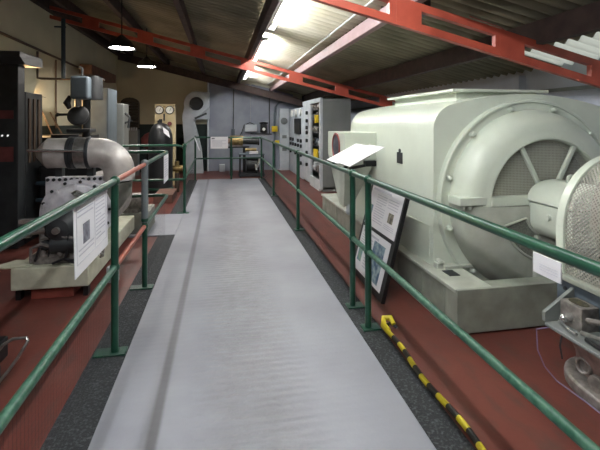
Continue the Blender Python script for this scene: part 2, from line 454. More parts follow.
strip_light(.45, 2.8, 'added unseen fluorescent strip light overhead at the near end of the walkway')  # added out of view to light the near end

# round pendant lamps
def pendant(x, y, z, label, first=[None]):
    if first[0] is None:
        r = thing('pendant_lamp', label, 'lamp', (x, y, z), 'round pendant lamps on the left')
        MB().lathe([(.03,.2),(.06,.17),(.14,.1),(.195,.0),(.185,.0),(.13,.095),(.05,.165),(.0,.17)], (x,y,z), (0,0,1), 32).build('lamp_shade', M['dark'], r)
        MB().lathe([(0,.014),(.18,.014),(.178,.02),(0,.022)], (x,y,z), (0,0,1), 32).build('diffuser', M['lampglow'], r)
        MB().cyl((x,y,z+.19),(x,y,roof(x)-.03), .008, n=8).build('rod', M['black'], r)
        first[0] = r; return r
    return dup(first[0], (x, y, z), label)
pendant(-1.46, 6.62, 2.62, 'nearer of the two round white-faced lamps hanging at upper left')
pendant(-1.46, 8.75, 2.62, 'farther of the two round white-faced lamps hanging at upper left')

sl = strip_light(0, 0, 'fluorescent strip light with an added light shield, hung over the left handrail')
sl.location = (-1.12, -.4, 2.52); WORLD[sl.name] = V((-1.12, -.4, 2.52)); del sl['group']
MB().prism([(-1.20,2.60),(-1.13,2.64),(-1.05,2.60),(-1.05,2.604),(-1.13,2.646),(-1.206,2.604),(-1.26,2.44),(-1.254,2.44)], 'xz', -.45, 2.0).build('light_shield', M['fixture'], sl, smooth=False)  # added unseen shield keeping this strip's light off the left roof and wall
for y in (-.46, 2.0): MB().box(-1.25,-1.05,y-.005,y+.005,2.43,2.62).build('shield_end', M['fixture'], sl, smooth=False)  # added end plates stop light reaching the far beam
for y in (0., 1.5): MB().cyl((-1.13,y,2.63),(-1.13,y,roof(-1.13)-.03), .006, n=6).build('hanger', M['black'], sl)

# ------------------------------------------------------------------ railings
def collar(mb, p, r=.034): return mb.ball(p, r)
def wire_mesh(p0, p1, z0, z1, step=.03, r=.0004):
    mb = MB(); p0, p1 = V(p0), V(p1); L = (p1-p0).length; d = (p1-p0).normalized()
    n = int(L/step)
    for i in range(n+1):
        q = p0 + d*(i*L/n); mb.tube([(q.x,q.y,z0),(q.x,q.y,z1)], r, 3)
    k = int((z1-z0)/step)
    for i in range(k+1):
        z = z0+(z1-z0)*i/k; mb.tube([(p0.x,p0.y,z),(p1.x,p1.y,z)], r, 3)
    return mb
def post(root, x, y, h, m=None, name='post', z0=-.005):
    mb = MB().cyl((x,y,z0),(x,y,h), .024, n=16); collar(mb, (x,y,h)); collar(mb, (x,y,.56), .032)
    return mb.build(name, m or M['green'], root)
def foot(root, x, y): return MB().box(x-.125, x+.075, y-.05, y+.05, -.005, .007).build('base_plate', M['green'], root, bevel=.002, seg=1)
RH, LH, MID = 1.095, 1.13, .56
# right-hand railing
rr = thing('handrail', 'long green tubular handrail on the right beside the generator', 'railing', (1.07, 5, 0))
for y in (.1, 2.93, 3.3, 5.78, 8.55, 11.2):
    post(rr, 1.07, y, RH)
    MB().box(1.07-.05, 1.07+.09, y-.05, y+.05, -.005, .007).build('base_plate', M['green'], rr, bevel=.002, seg=1)
MB().tube([(1.07,-2.5,RH),(1.07,11.2,RH)], .021, 14).build('top_rail', M['green'], rr)
MB().tube([(1.07,-2.5,MID),(1.07,11.2,MID)], .02, 14).build('mid_rail', M['green_worn'], rr)
wire_mesh((1.085,3.3,0),(1.085,11.2,0), .02, .55).build('mesh_infill', M['dark'], rr)
# left-hand railing, turning away from the walkway at the side gangway
lr = thing('handrail', 'green left handrail by the turbine with one orange-red painted length', 'railing', (-.69, 2.93, 0))
X = -.69
for y in (.1, 2.93): post(lr, X, y, LH); foot(lr, X, y)
post(lr, X, 4.03, .62); foot(lr, X, 4.03)
collar(MB().cyl((X,4.03,.6),(X,4.03,LH+.02), .03, n=16), (X,4.03,LH+.01), .036).build('post_sleeve', M['greyrail'], lr)
post(lr, -2.0, 5.7, LH, z0=FL)
MB().tube([(X,-2.5,LH),(X,2.93,LH)], .021, 14).build('top_rail', M['green'], lr)
MB().tube([(X,-2.5,MID),(X,2.93,MID)], .021, 14).build('mid_rail', M['green_worn'], lr)
o = MB().tube([(X,2.96,LH),(X,4.0,LH)], .019, 14).build('top_rail', M['redrail'], lr); o['label'] = 'orange-red painted length of top rail'
o = MB().tube([(X,2.96,MID),(X,4.0,MID)], .019, 14).build('mid_rail', M['redrail'], lr); o['label'] = 'orange-red painted length of middle rail'
def bend(x, y, z, y0, x1, r=.1):
    pts = [(x, y0, z)]
    for k in range(7):
        t = k/6*PI/2; pts.append((x - r + r*math.cos(t), y - r + r*math.sin(t), z))
    return pts + [(x1, y, z)]
MB().tube(bend(X,5.7,LH,4.06,-2.0), .021, 14).build('top_rail', M['green'], lr)
MB().tube(bend(X,5.7,MID,4.06,-2.0), .021, 14).build('mid_rail', M['green'], lr)
wire_mesh((X-.02,.1,0),(X-.02,5.6,0), .02, .55).build('mesh_infill', M['dark'], lr)
# far left and end railing
fr = thing('handrail', 'dark green handrail round the far end of the walkway', 'railing', (-.62, 9, 0))
post(fr, -.6, 7.2, LH); foot(fr, -.6, 7.2); post(fr, -.66, 11.2, LH); post(fr, .27, 11.2, RH); post(fr, -2.1, 7.2, LH, z0=FL)
MB().tube([(-2.1,7.2,LH),(-.72,7.2,LH),(-.63,7.23,LH-.03),(-.6,7.3,LH-.08),(-.6,7.5,LH),(-.66,11.1,LH),(-.6,11.2,LH-.01),(1.05,11.2,RH)], .021, 12).build('top_rail', M['green'], fr)
MB().tube([(-2.1,7.2,MID),(-.6,7.2,MID)], .02, 12).build('mid_rail', M['green'], fr)
MB().tube([(-.6,7.2,MID),(-.66,11.1,MID),(-.6,11.2,MID),(1.05,11.2,MID)], .02, 12).build('mid_rail', M['green'], fr)
wire_mesh((-.62,7.2,0),(-.68,11.2,0), .02, .55).build('mesh_infill', M['dark'], fr)

# ------------------------------------------------------------------ posters and labels
def sheet(root, o, u, v, w, h, th=.004, name='sheet', m=None):
    u, v = V(u).normalized(), V(v).normalized(); n = v.cross(u).normalized()
    return MB().obox(V(o)-n*th, u*w, v*h, n*th).build(name, m or M['paper'], root, smooth=False)
def patch(mb, o, u, v, a, b, c, d, th=.0012):
    """printed patch from (a,b) to (c,d) in sheet metres"""
    u, v = V(u).normalized(), V(v).normalized(); n = v.cross(u).normalized()
    mb.obox(V(o)+u*a+v*b+n*.0002, u*(c-a), v*(d-b), n*th); return mb
def lines(mb, o, u, v, a, b, c, d, n, th=.3):
    p = (d-b)/n
    for i in range(n):
        e = c if (i % 5) != 4 else a+(c-a)*random.uniform(.4,.8)
        patch(mb, o, u, v, a, b+i*p, e, b+i*p+p*th)
    return mb

# big plastic poster on left rail: facing the walkway (+X)
p = thing('poster', 'large white poster with two text columns hung on the left handrail', 'poster', (-.71, 2.5, .75))
O, U, W_ = (-.714, 2.225, 1.115), (0, 1, 0), (.02, 0, -1)
sheet(p, O, U, W_, .60, .375)
t = MB()
patch(t,O,U,W_,.03,.025,.57,.028); patch(t,O,U,W_,.03,.315,.57,.318); patch(t,O,U,W_,.03,.025,.033,.318); patch(t,O,U,W_,.567,.025,.57,.318); patch(t,O,U,W_,.335,.025,.338,.318)
lines(t,O,U,W_,.05,.05,.31,.10,2); lines(t,O,U,W_,.36,.05,.54,.29,11); lines(t,O,U,W_,.06,.25,.31,.30,2)
t.build('printed_text', M['ink'], p, smooth=False)
t = MB(); patch(t,O,U,W_,.13,.13,.24,.235); t.build('printed_drawing', M['ink_dark'], p, smooth=False)
# small leaflet, left rail
p = thing('leaflet', 'narrow white leaflet hung on the left handrail past the turbine', 'leaflet', (-.66, 5.35, .8))
O = (-.665, 5.16, 1.115); sheet(p, O, U, (0,0,-1), .42, .33)
lines(MB(), O, U, (0,0,-1), .04, .05, .38, .28, 8).build('printed_text', M['ink'], p, smooth=False)
# folded leaflet on the far left corner
p = thing('leaflet', 'white leaflet tilted on the far left corner of the handrail', 'leaflet', (-.63, 10.8, 1.0))
O = (-.64, 10.35, 1.16); u2 = (.12,1,-.12); v2 = (.35,.25,-1)
sheet(p, O, u2, v2, .16, .36); lines(MB(), O, u2, v2, .03,.06,.13,.3,6).build('printed_text', M['ink'], p, smooth=False)
# sign on end rail, facing the camera
p = thing('information_sign', 'white landscape sign hung on the end rail across the walkway', 'sign', (-.04, 11.17, .8))
O, U2, D_ = (-.27, 11.17, 1.13), (1,0,0), (0,0,-1)
def sheet_f(root, o, w, h): return MB().box(o[0], o[0]+w, o[1], o[1]+.004, o[2]-h, o[2]).build('sheet', M['paper'], root, smooth=False)
sheet_f(p, O, .45, .31)
def patch_f(mb, o, a, b, c, d): return mb.box(o[0]+a, o[0]+c, o[1]-.0014, o[1]-.0002, o[2]-d, o[2]-b)
t = MB()
for i in range(6): patch_f(t, O, .04, .09+i*.03, .3 if i % 3 else .4, .102+i*.03)
t.build('printed_text', M['ink'], p, smooth=False)
t = MB(); patch_f(t, O, .03, .03, .11, .06); t.build('printed_heading', M['ink_dark'], p, smooth=False)
# little caption on the right rail
p = thing('caption_card', 'small white caption card hung under the right handrail near the camera', 'caption card', (1.05, 1.2, 1.0))
O, U3 = (1.045, 1.245, 1.078), (0,-1,0)
sheet(p, O, U3, (0,0,-1), .118, .066)
lines(MB(), O, U3, (0,0,-1), .03,.03,.105,.056,3,.12).build('printed_text', M['ink'], p, smooth=False)
# two tilted reading boards on the right rail
nv = V((.31, 0, .16)).normalized()
for k, (y1, lb) in enumerate(((4.22, 'farther of two white reading boards tilted over the right handrail'), (3.82, 'nearer of two white reading boards tilted over the right handrail'))):
    p = thing('reading_board', lb, 'reading board', (1.09, y1-.19, 1.1), 'white reading boards over the right handrail')
    O = V((1.085, y1, 1.127 + .010*k)) + nv*.36; u3 = (0,-1,0); v3 = -nv
    w = .42 if k == 0 else .385
    sheet(p, O, u3, v3, w, .36, .006, 'board')
    lines(MB(), O, u3, v3, .05,.06,.33,.26,7,.12).build('printed_text', M['ink'], p, smooth=False)
    MB().bar((1.08,y1-.2,1.10),(1.33,y1-.2,1.215), .03, .02).build('bracket', M['black'], p, smooth=False)
    if k == 1:
        MB().box(1.24,1.34,y1-.36,y1-.3,1.13,1.18).cyl((1.1,y1-.34,1.115),(1.3,y1-.34,1.15),.014,n=10).build('clamp', M['black'], p)
# leaning display board with two posters, facing the walkway (-X)
p = thing('display_board', 'black display board holding two posters, leaning against the generator base', 'display board', (1.3, 3.75, FL))
top, bot = V((1.57,0,.92)), V((1.325,0,FL+.005))
vv = (bot-top).normalized(); H = (bot-top).length
uu = V((0,-1,0)); nn = vv.cross(uu)   # faces -X
O = V((top.x, 4.15, top.z))
MB().obox(O, uu*.83, vv*H, -nn*.035).build('backing', M['black'], p, smooth=False, bevel=.004)
def poster(o, w, h, pics, label):
    pp = MB().obox(o, uu*w, vv*h, nn*.004).build('poster', M['paper'], p, smooth=False); pp['label'] = label
    o2 = o + nn*.0041
    t = MB(); lines(t,o2,uu,vv,.05,.03,w-.25,.055,1,.8)
    for (a,b,c,d,n) in pics['text']: lines(t,o2,uu,vv,a,b,c,d,n)
    t.build('printed_text', M['ink'], pp, smooth=False)
    for (a,b,c,d,m) in pics['img']:
        q = MB(); patch(q,o2,uu,vv,a,b,c,d); q.build('printed_picture', M[m], pp, smooth=False)
poster(O+uu*.06+vv*.04+nn*.001, .74, .40, {'text': [(.18,.08,.42,.36,12),(.46,.08,.68,.18,4),(.46,.31,.68,.36,3)],
        'img': [(.04,.2,.13,.31,'photo_green'),(.52,.195,.63,.285,'photo_brown')]}, 'upper white poster with text and small pictures')
poster(O+uu*.06+vv*.475+nn*.001, .70, .43, {'text': [(.04,.08,.16,.17,4),(.2,.08,.33,.38,11)],
        'img': [(.04,.2,.14,.34,'photo_green'),(.36,.06,.62,.40,'photo_blue')]}, 'lower white poster with a large blue picture')

# ------------------------------------------------------------------ the big generator
GX, GZ = 2.63, .85
g = thing('generator', 'large pale grey-green generator with round screened end bell on the right', 'generator', (GX, 4.2, FL))
# bed frame
bl = MB()
bl.box(1.675, 1.95, 2.75, 6.8, FL+.03, .285)                 # left beam web
bl.box(3.32, 3.6, 2.75, 6.8, FL+.03, .285)
bl.box(1.70, 3.6, 6.6, 6.8, FL+.03, .285).box(1.95, 3.35, 4.9, 5.3, FL+.03, .285)
bl.build('bed_frame', M['base_grey'], g, smooth=False, bevel=.004)
fb = MB().box(1.664, 3.6, 2.72, 2.86, FL+.012, .31); fb.build('front_beam', M['base_grey'], g, smooth=False, bevel=.006)
fl = MB().box(1.655, 1.96, 2.74, 6.82, .285, .312).box(1.66, 1.78, 2.74, 6.82, FL, FL+.035)
fl.build('bed_flange', M['cream_dirty_shaded'], g, smooth=False, bevel=.004)
for y in (2.9, 3.27, 3.75, 4.5, 5.2, 5.9, 6.6): MB().box(1.667, 1.68, y, y+.012, FL+.03, .286).build('stiffener', M['base_grey'], g, smooth=False)
rc = MB().box(1.76, 1.85, 2.98, 3.10, .3125, .316).build('slot_plate', M['dark'], g, smooth=False)
# casing: rounded arch cross-section, extruded along Y
def arch(hw, cz, x, rr=.22, dz=0):
    pts = [(x-hw, .312)]
    zc = cz
    for k in range(9):
        a = PI - k/8*math.radians(72)
        pts.append((x-hw+rr + rr*math.cos(a), zc + rr*math.sin(a)))
    x1, z1 = pts[-1]
    for k in range(1, 12):
        t = k/12; xx = x1 + (2*(x-x1))*t
        pts.append((xx, z1 + (1.765+dz-z1)*(1-(2*t-1)**2)))
    m_ = [(2*x-px, pz) for px, pz in pts[:10]][::-1]
    return pts[:10] + pts[10:] + m_
prof = arch(.89, 1.455, GX)
cs = MB(); n = len(prof)
ys = [3.2, 5.42, 5.5, 5.58, 5.62]
sc = [1, 1, .985, .95, .90]
for y, s_ in zip(ys, sc):
    cs.v += [V((GX+(px-GX)*s_, y, .312+(pz-.312)*s_)) for px, pz in prof]
for j in range(len(ys)-1):
    for i in range(n):
        a = j*n+i; b = j*n+(i+1) % n
        cs.f.append((a, b, b+n, a+n))
cs.f.append(tuple(range(n))); cs.f.append(tuple((len(ys)-1)*n+i for i in range(n)))
cs.build('casing', M['cream'], g, bevel=.012, ang=30)
MB().box(GX-.5, GX+.35, 3.5, 4.88, 1.66, 1.80).build('top_duct', M['cream'], g, smooth=False, bevel=.01)
MB().box(GX-.57, GX+.42, 3.43, 4.95, 1.795, 1.822).build('top_flange', M['cream'], g, smooth=False, bevel=.004)
cp = MB().box(1.735, 1.742, 3.26, 3.72, .38, .64); cp.build('access_cover', M['cream'], g, smooth=False, bevel=.003)
npz = MB().box(1.733, 1.742, 3.80, 3.92, 1.11, 1.22).cyl((1.733,3.86,1.235),(1.742,3.86,1.235),.022,n=12)
npz.build('nameplate', M['dark'], g, smooth=False)
MB().box(1.74,1.80,3.14,3.2,.312,.36).cyl((1.78,3.14,.36),(1.78,3.2,.36),.025,n=12).build('foot_lug', M['cream_dirty_shaded'], g, bevel=.004)
MB().box(1.8,2.05,3.12,3.2,.312,.335).build('foot_lug', M['cream_dirty_shaded'], g, smooth=False, bevel=.003)
# end bell  (distances measured towards the camera)
A = (0,-1,0); O = (GX, 3.2, GZ)
MB().lathe([(.865,-.01),(.865,.05),(.857,.06),(.84,.06),(.835,.045),(.74,.045),(.74,-.01)], O, A, 96).build('bell_flange', M['cream'], g)
bellp = [(.775,.03),(.775,.055),(.765,.10),(.745,.145),(.715,.185),(.675,.215),(.63,.235),(.60,.242),(.575,.245),(.555,.258),(.535,.258),(.525,.245),(.525,.2),(.56,.16),(.7,.05)]
ref = (1,0,0)
# angle 0 at +X, axis -Y: y = ax x ref -> (0,-1,0)x(1,0,0) = (0,0,1)
MB().lathe(bellp, O, A, 64, 0, PI, ref).build('bell_upper', M['cream'], g)
lowp = [(.775,.03),(.775,.06),(.77,.10),(.75,.15),(.72,.19),(.67,.225),(.6,.25),(.5,.262),(.30,.285),(.0,.29)]
MB().lathe(lowp, O, A, 64, PI, 2*PI, ref).build('bell_lower', M['cream_dirty_shaded'], g)  # darker paint puts shade on the lower half of the bell
# horizontal joint lugs
for sx in (-1, 1):
    x0, x1 = GX+sx*.80, GX+sx*.555
    lug = MB().box(min(x0,x1), max(x0,x1), 2.95, 3.13, GZ+.01, GZ+.075); 
    lug.build('joint_lug', M['cream'], g, smooth=False, bevel=.006)
    for q in (.76,.70,.60): MB().cyl((GX+sx*q,2.97,GZ-.02),(GX+sx*q,2.97,GZ+.012), .014, n=8).build('lug_bolt', M['cream_dirty_shaded'], g)
bb = MB()
for k in range(12):
    a = math.radians(15 + 30*k); c_ = (GX+.805*math.cos(a), 3.155, GZ+.805*math.sin(a))
    if c_[2] < .15: continue
    bb = MB().cyl(c_, (c_[0], c_[1]-.02, c_[2]), .026, n=6); bb.ball((c_[0], c_[1]-.026, c_[2]), .021)
    bb.build('bell_bolt', M['cream'], g)
# screen, frame bar, spokes
sc_ = MB(); N = 40
sc_.v.append(V((GX, 3.0, GZ+.07)))
for i in range(N+1):
    a = PI*i/N; sc_.v.append(V((GX+.53*math.cos(a), 3.0, max(GZ+.07, GZ+.53*math.sin(a)))))
for i in range(N): sc_.f.append((0, i+1, i+2))
sc_.build('screen', M['mesh_gen'], g, smooth=False, uv='xz')
MB().lathe([(.0,0),(.52,0)], (GX,3.09,GZ), A, 40).build('inner_shroud', M['inside'], g)
MB().box(GX-.535, GX+.535, 2.93, 3.02, GZ+.0, GZ+.075).build('cross_bar', M['cream'], g, smooth=False, bevel=.006)
for a in (62, 118):
    a = math.radians(a); MB().bar((GX+.12*math.cos(a),2.97,GZ+.12*math.sin(a)),(GX+.54*math.cos(a),2.97,GZ+.54*math.sin(a)), .035, .03, (0,1,0)).build('spoke', M['cream'], g, smooth=False, bevel=.005)
# lower screened window in the bell
lw = []
for k in range(13):
    a = math.radians(200 + 70*k/12); lw.append((GX+.46*math.cos(a), GZ+.46*math.sin(a)))
for k in range(13):
    a = math.radians(270 - 70*k/12); lw.append((GX+.27*math.cos(a), GZ+.27*math.sin(a)))
ww = MB()
ctr = [(x, 2.915, z) for x, z in lw]; ww.v = [V((x, 3.2-.262-.012-.0*x, z)) for x, _, z in ctr]
def lowdepth(x, z):
    r = math.hypot(x-GX, z-GZ); return 3.2 - (.285 + (r-.30)*(.262-.285)/.2)
ww.v = [V((x, lowdepth(x,z)-.006, z)) for x, z in lw]
for i in range(12): ww.f.append((i, i+1, 24-i, 25-i))
ww.build('lower_screen', M['screen_grey'], g, smooth=False)
loop = [(x, lowdepth(x,z)-.006, z) for x, z in lw]; loop.append(loop[0])
MB().tube(loop, .011, 6).build('window_rim', M['cream_dirty_shaded'], g)
# bearing housing in front of the bell
bh = MB()
def housing(x0, x1, z0, z1, h, r):
    pts = [(x1, z1)]
    for k in range(1, 12):
        t = PI*k/12; pts.append(((x0+x1)/2+(x1-x0)/2*math.cos(t), z1+h*math.sin(t)**.8))
    pts += [(x0, z1)]
    low = []
    for cx, a in ((x0+r, 2), (x1-r, 3)):
        for k in range(6):
            t = (a+k/5)*PI/2; low.append((cx+r*math.cos(t), z0+r+r*math.sin(t)))
    return pts, low
up_, lo_ = housing(2.42, 2.86, .62, .89, .165, .11)
MB().prism([(2.86,.885),(2.42,.885)]+lo_, 'xz', 2.52, 2.93).build('bearing_housing', M['cream'], g, bevel=.008)
MB().prism([(2.875,.893)]+[(GX+.01+(x-GX-.01)*1.035, z+.004) for x, z in up_[1:-1]]+[(2.405,.893)], 'xz', 2.5, 2.94).build('bearing_cap', M['cream'], g, bevel=.01)
MB().tube([(GX-.02+.03*math.cos(t*PI/6), 2.72, 1.08+.03*math.sin(t*PI/6)) for t in range(-2,9)], .012, 8).build('lifting_eye', M['cream'], g)
MB().cyl((2.42,2.72,.80),(2.395,2.72,.80),.024,n=12).build('drain_plug', M['cream'], g)
MB().box(2.45,2.82,2.87,2.93,FL,.62).build('bearing_pedestal', M['cream_dirty_shaded'], g, smooth=False, bevel=.01)
MB().cyl((GX,2.26,.80),(GX,2.6,.80),.06,n=20).build('shaft', M['steel'], g)

# round-grilled inlet box on the casing's left side (fixed to it)
ib = MB().box(1.37, 1.74, 4.5, 5.26, 1.10, 1.40); ib.build('inlet_box', M['cream'], g, smooth=False, bevel=.006)
hp = MB(); t_ = [(1.37,4.5,1.10),(1.74,4.5,1.10),(1.74,5.26,1.10),(1.37,5.26,1.10)]; b_ = [(1.41,4.68,.52),(1.54,4.68,.58),(1.54,4.86,.58),(1.41,4.86,.52)]
hp.add(t_+b_, [(0,1,5,4),(1,2,6,5),(2,3,7,6),(3,0,4,7),(4,5,6,7),(3,2,1,0)])
hp.build('inlet_hopper', M['cream_dirty_shaded'], g, smooth=False, bevel=.006)
MB().lathe([(.165,0),(.165,.012),(.145,.014),(.14,0)], (1.37,4.86,1.225), (-1,0,0), 40).build('grille_rim', M['oval_red'], g)
MB().lathe([(.14,.002),(.0,.006)], (1.37,4.86,1.225), (-1,0,0), 40).build('round_grille', M['grille_dark'], g)
MB().cyl((1.48,4.7,.56),(1.48,4.7,.48),.035,n=14).ball((1.48,4.7,.47),.042).build('drain_cup', M['palecab'], g)
lv = MB()
for z in (1.02,.985,.95): lv.box(1.362,1.385,5.06,5.2,z,z+.012)
lv.build('louvre', M['paper'], g, smooth=False)

# ------------------------------------------------------------------ exciter guard and bed at right edge
e = thing('coupling_guard', 'arched cream-rimmed guard of perforated metal at the right edge', 'machine guard', (2.56, 2.0, .56))
def arc(r, cz=.85, cx=2.59, zb=.565, n=24):
    return [(cx-r, zb)] + [(cx+r*math.cos(PI-PI*k/n), cz+r*math.sin(PI*k/n)) for k in range(n+1)] + [(cx+r, zb)]
def band(r0, r1, y0, y1):
    a, b = arc(r0), arc(r1); mb = MB(); n = len(a)
    for P, y in ((a,y0),(b,y0),(b,y1),(a,y1)): mb.v += [V((x,y,z)) for x,z in P]
    for i in range(n-1):
        for j in range(4):
            k = (j+1) % 4; mb.f.append((j*n+i, j*n+i+1, k*n+i+1, k*n+i))
    mb.f += [(0,n,2*n,3*n),(n-1,2*n-1,3*n-1,4*n-1)]
    return mb
band(.44, .468, 2.27, 2.33).build('rim', M['cream'], e, bevel=.004)
band(.44, .462, 1.50, 1.53).build('rim', M['cream'], e, bevel=.004)
hood = MB(); a = arc(.452); s_ = 0
for i, (x, z) in enumerate(a):
    if i: s_ += math.hypot(x-a[i-1][0], z-a[i-1][1])
    hood.uv[len(hood.v)] = (s_, 2.3); hood.v.append(V((x,2.3,z)))
    hood.uv[len(hood.v)] = (s_, 1.51); hood.v.append(V((x,1.51,z)))
for i in range(len(a)-1): hood.f.append((2*i,2*i+1,2*i+3,2*i+2))
hood.build('mesh_hood', M['mesh_guard'], e, uv='custom')
fp = MB().prism(arc(.445), 'xz', 1.512, 1.514); fp.build('mesh_front', M['mesh_guard'], e, smooth=False, uv='xz')
fl_ = thing('flywheel', 'grey drum behind the perforated guard at the right edge', 'flywheel', (2.56, 2.0, .6))
MB().lathe([(.05,-.2),(.36,-.2),(.37,-.19),(.37,.19),(.36,.2),(.05,.2)], (2.56,1.95,.95), (0,1,0), 48).build('drum', M['cast'], fl_)
MB().cyl((2.56,1.62,.95),(2.56,2.24,.95),.06,n=20).build('hub', M['steel'], fl_)
# bed supporting the guard
bd = thing('machine_bed', 'grey steel bed with triangular gusset under the perforated guard', 'machine bed', (2.6, 1.9, FL))
MB().box(2.1, 3.1, 1.3, 2.36, .53, .562).build('bed_plate', M['base_grey'], bd, smooth=False, bevel=.005)
MB().box(2.14, 2.165, 1.34, 2.34, .30, .53).build('side_plate', M['bluegrey'], bd, smooth=False, bevel=.003)
MB().box(2.67, 3.06, 1.34, 2.34, FL, .53).build('plinth', M['bluegrey'], bd, smooth=False, bevel=.005)
MB().prism([(2.139,.31),(1.93,.31),(1.93,.365),(2.139,.50)], 'xz', 2.20, 2.225).build('gusset', M['greycab'], bd, smooth=False, bevel=.003)
bt = MB()
for y,z in ((2.27,.47),(1.95,.42),(1.7,.46)): bt.bolt((2.14,y,z),(-1,0,0),.012,.01)
bt.build('bed_bolt', M['dark'], bd)
# valve gear on oval foot
vg = thing('valve_gear', 'small cast iron valve gear on an oval foot at the right edge', 'valve gear', (2.15, 1.9, FL))
def oval(cx, cy, rx, ry, n=32, p=2.6):
    o = []
    for k in range(n):
        t = 2*PI*k/n; c, s = math.cos(t), math.sin(t)
        o.append((cx+rx*math.copysign(abs(c)**(2/p), c), cy+ry*math.copysign(abs(s)**(2/p), s)))
    return o
MB().prism(oval(2.31,1.9,.345,.37), 'xy', FL, .045).build('foot_ring', M['cast'], vg, bevel=.012)
ft = MB(); o1 = oval(2.25,1.92,.2,.28); o2 = oval(2.12,1.92,.13,.2)
n = 32
ft.v += [V((x,y,.06)) for x,y in o1]+[V((x,y,.2)) for x,y in o2]+[V((x,y,.292)) for x,y in oval(2.14,1.92,.19,.25)]
for j in (0,1):
    for i in range(n): ft.f.append((j*n+i, j*n+(i+1)%n, (j+1)*n+(i+1)%n, (j+1)*n+i))
ft.build('pedestal', M['castpink'], vg)
MB().box(1.925, 2.139, 1.55, 2.2, .29, .31).build('deck_plate', M['greycab'], vg, smooth=False, bevel=.004)
MB().box(2.02, 2.137, 2.03, 2.185, .31, .45).box(2.139,2.139,2.03,2.185,.31,.45).build('valve_block', M['cast'], vg, smooth=False, bevel=.006)
MB().prism(oval(2.08,2.11,.035,.06), 'xy', .4505, .4535).build('oil_recess', M['gold_dust'], vg)
MB().cyl((2.02,2.11,.37),(1.975,2.11,.37),.022,n=14).ball((1.975,2.11,.37),.022).build('bolt_head', M['bright'], vg)
MB().tube([(1.985,2.15,.345),(1.955,2.05,.33),(1.945,1.99,.335)], .009, 8).build('lever', M['bright'], vg)
for pts, r, m in (([(1.99,2.0,.335),(2.0,1.85,.36),(2.0,1.7,.36),(2.03,1.5,.33)], .014, 'steel'),
                  ([(1.97,1.95,.325),(1.95,1.8,.33),(1.96,1.65,.34),(2.0,1.45,.33)], .012, 'black'),
                  ([(2.03,2.0,.4),(2.03,1.9,.43),(2.05,1.75,.40),(2.05,1.5,.42)], .016, 'cast')):
    MB().tube(pts, r, 8).build('pipe', M[m], vg)
MB().lathe([(.045,0),(.045,.03),(.037,.034),(.032,.03),(.032,.01),(0,.01)], (2.02,2.0,.15), (-1,-.2,.1), 24).build('ring_clip', M['cast'], vg)
MB().cyl((2.12,1.95,.10),(2.0,1.92,.09),.05,.045,n=18).build('boss', M['cast'], vg)
MB().cyl((2.1,1.75,.2),(1.97,1.72,.2),.05,n=18).cyl((1.975,1.72,.2),(1.955,1.72,.2),.03,n=12).build('boss', M['cast'], vg)
tag(MB().tube([(1.93,2.17,.29),(1.87,2.2,.27),(1.87,2.19,.15),(1.90,2.17,.06),(1.955,2.14,FL+.006),(1.965,1.95,FL+.006),(1.96,1.75,FL+.006),(1.94,1.5,FL+.006)], .004, 6).build('cable', M['wire_purple']),
    'thin mauve cable drooping from the valve gear to the red floor', 'cable')
tag(MB().tube([(1.935,2.08,.285),(1.905,2.06,.24),(1.91,2.05,.17)], .005, 6).build('cable', M['rubber']), 'short loose black cable end below the valve gear plate', 'cable')

# striped hose along the right edging
hs = thing('striped_hose', 'yellow and black striped hose lying along the right edge of the walkway', 'hose', (1.19, 1.9, -.01))
pts = [(1.19, 2.84-.03*i, .012 if i > 2 else .012+.0*i) for i in range(110)]
pts = [(1.183+.012*math.sin(i*.25), 2.84-.03*i, .006) for i in range(110)]
L = 3
for i in range(0, 108, L):
    seg = pts[i:i+L+1]
    if len(seg) < 2: break
    yl = (i//L) % 2 == 0
    MB().tube(seg, .017, 10).build('yellow_band' if yl else 'black_band', M['tape_yellow' if yl else 'tape_black'], hs)
kn = MB().tube([(1.19,2.84,.006),(1.18,2.9,.02),(1.2,2.95,.05),(1.245,2.93,.055),(1.25,2.88,.03)], [.022,.024,.02,.022,.016], 8)
kn.build('crumpled_end', M['tape_yellow'], hs)
MB().tube([(1.2,2.88,.03),(1.235,2.91,.03),(1.27,2.87,.01)], .012, 8).build('tape_tail', M['tape_black'], hs)

# ------------------------------------------------------------------ the turbine on the left
t = thing('turbine', 'small cream-based turbine with bolted round casing behind the left handrail', 'turbine', (-1.45, 4.8, FL))
MB().box(-1.76, -1.14, 3.93, 5.9, .08, .27).build('base', M['cream_base'], t, smooth=False, bevel=.012)
for x0, x1 in ((-1.62, -1.28),):
    for y in (3.98, 5.5): MB().box(x0, x1, y, y+.25, FL, .08).build('foot_block', M['redblock'], t, smooth=False, bevel=.005)
for x in (-1.74,-1.2): MB().box(x,x+.04,3.98,4.05,FL,.08).build('levelling_foot', M['black'], t, smooth=False)
CX, CZ = -1.34, .66
A = (0,-1,0)
MB().lathe([(0,.0),(.315,0),(.32,.01),(.32,.05),(.312,.055),(.28,.055),(.275,.07),(.27,.10),(.2,.13),(.12,.14),(.0,.14)], (CX,4.3,CZ), A, 48).build('casing_front', M['white_plate'], t)
MB().cyl((CX,4.3,CZ),(CX,5.3,CZ),.305,.29,n=40).build('casing_body', M['cast'], t)
MB().box(CX-.28, CX+.28, 4.28, 4.36, .5, 1.0).build('bolted_plate', M['white_plate'], t, smooth=False, bevel=.006)
for k in range(11):
    x = CX-.255+.51*k/10; MB().bolt((x,4.28,.977),(0,-1,0),.016,.016).build('plate_bolt', M['dark'], t)
bt = []
for k in range(14):
    a = 2*PI*k/14+.1; c_ = (CX+.298*math.cos(a), 4.245, CZ+.298*math.sin(a))
    MB().bolt(c_, (0,-1,0), .015, .016).build('casing_bolt', M['dark'], t)
rb = MB()
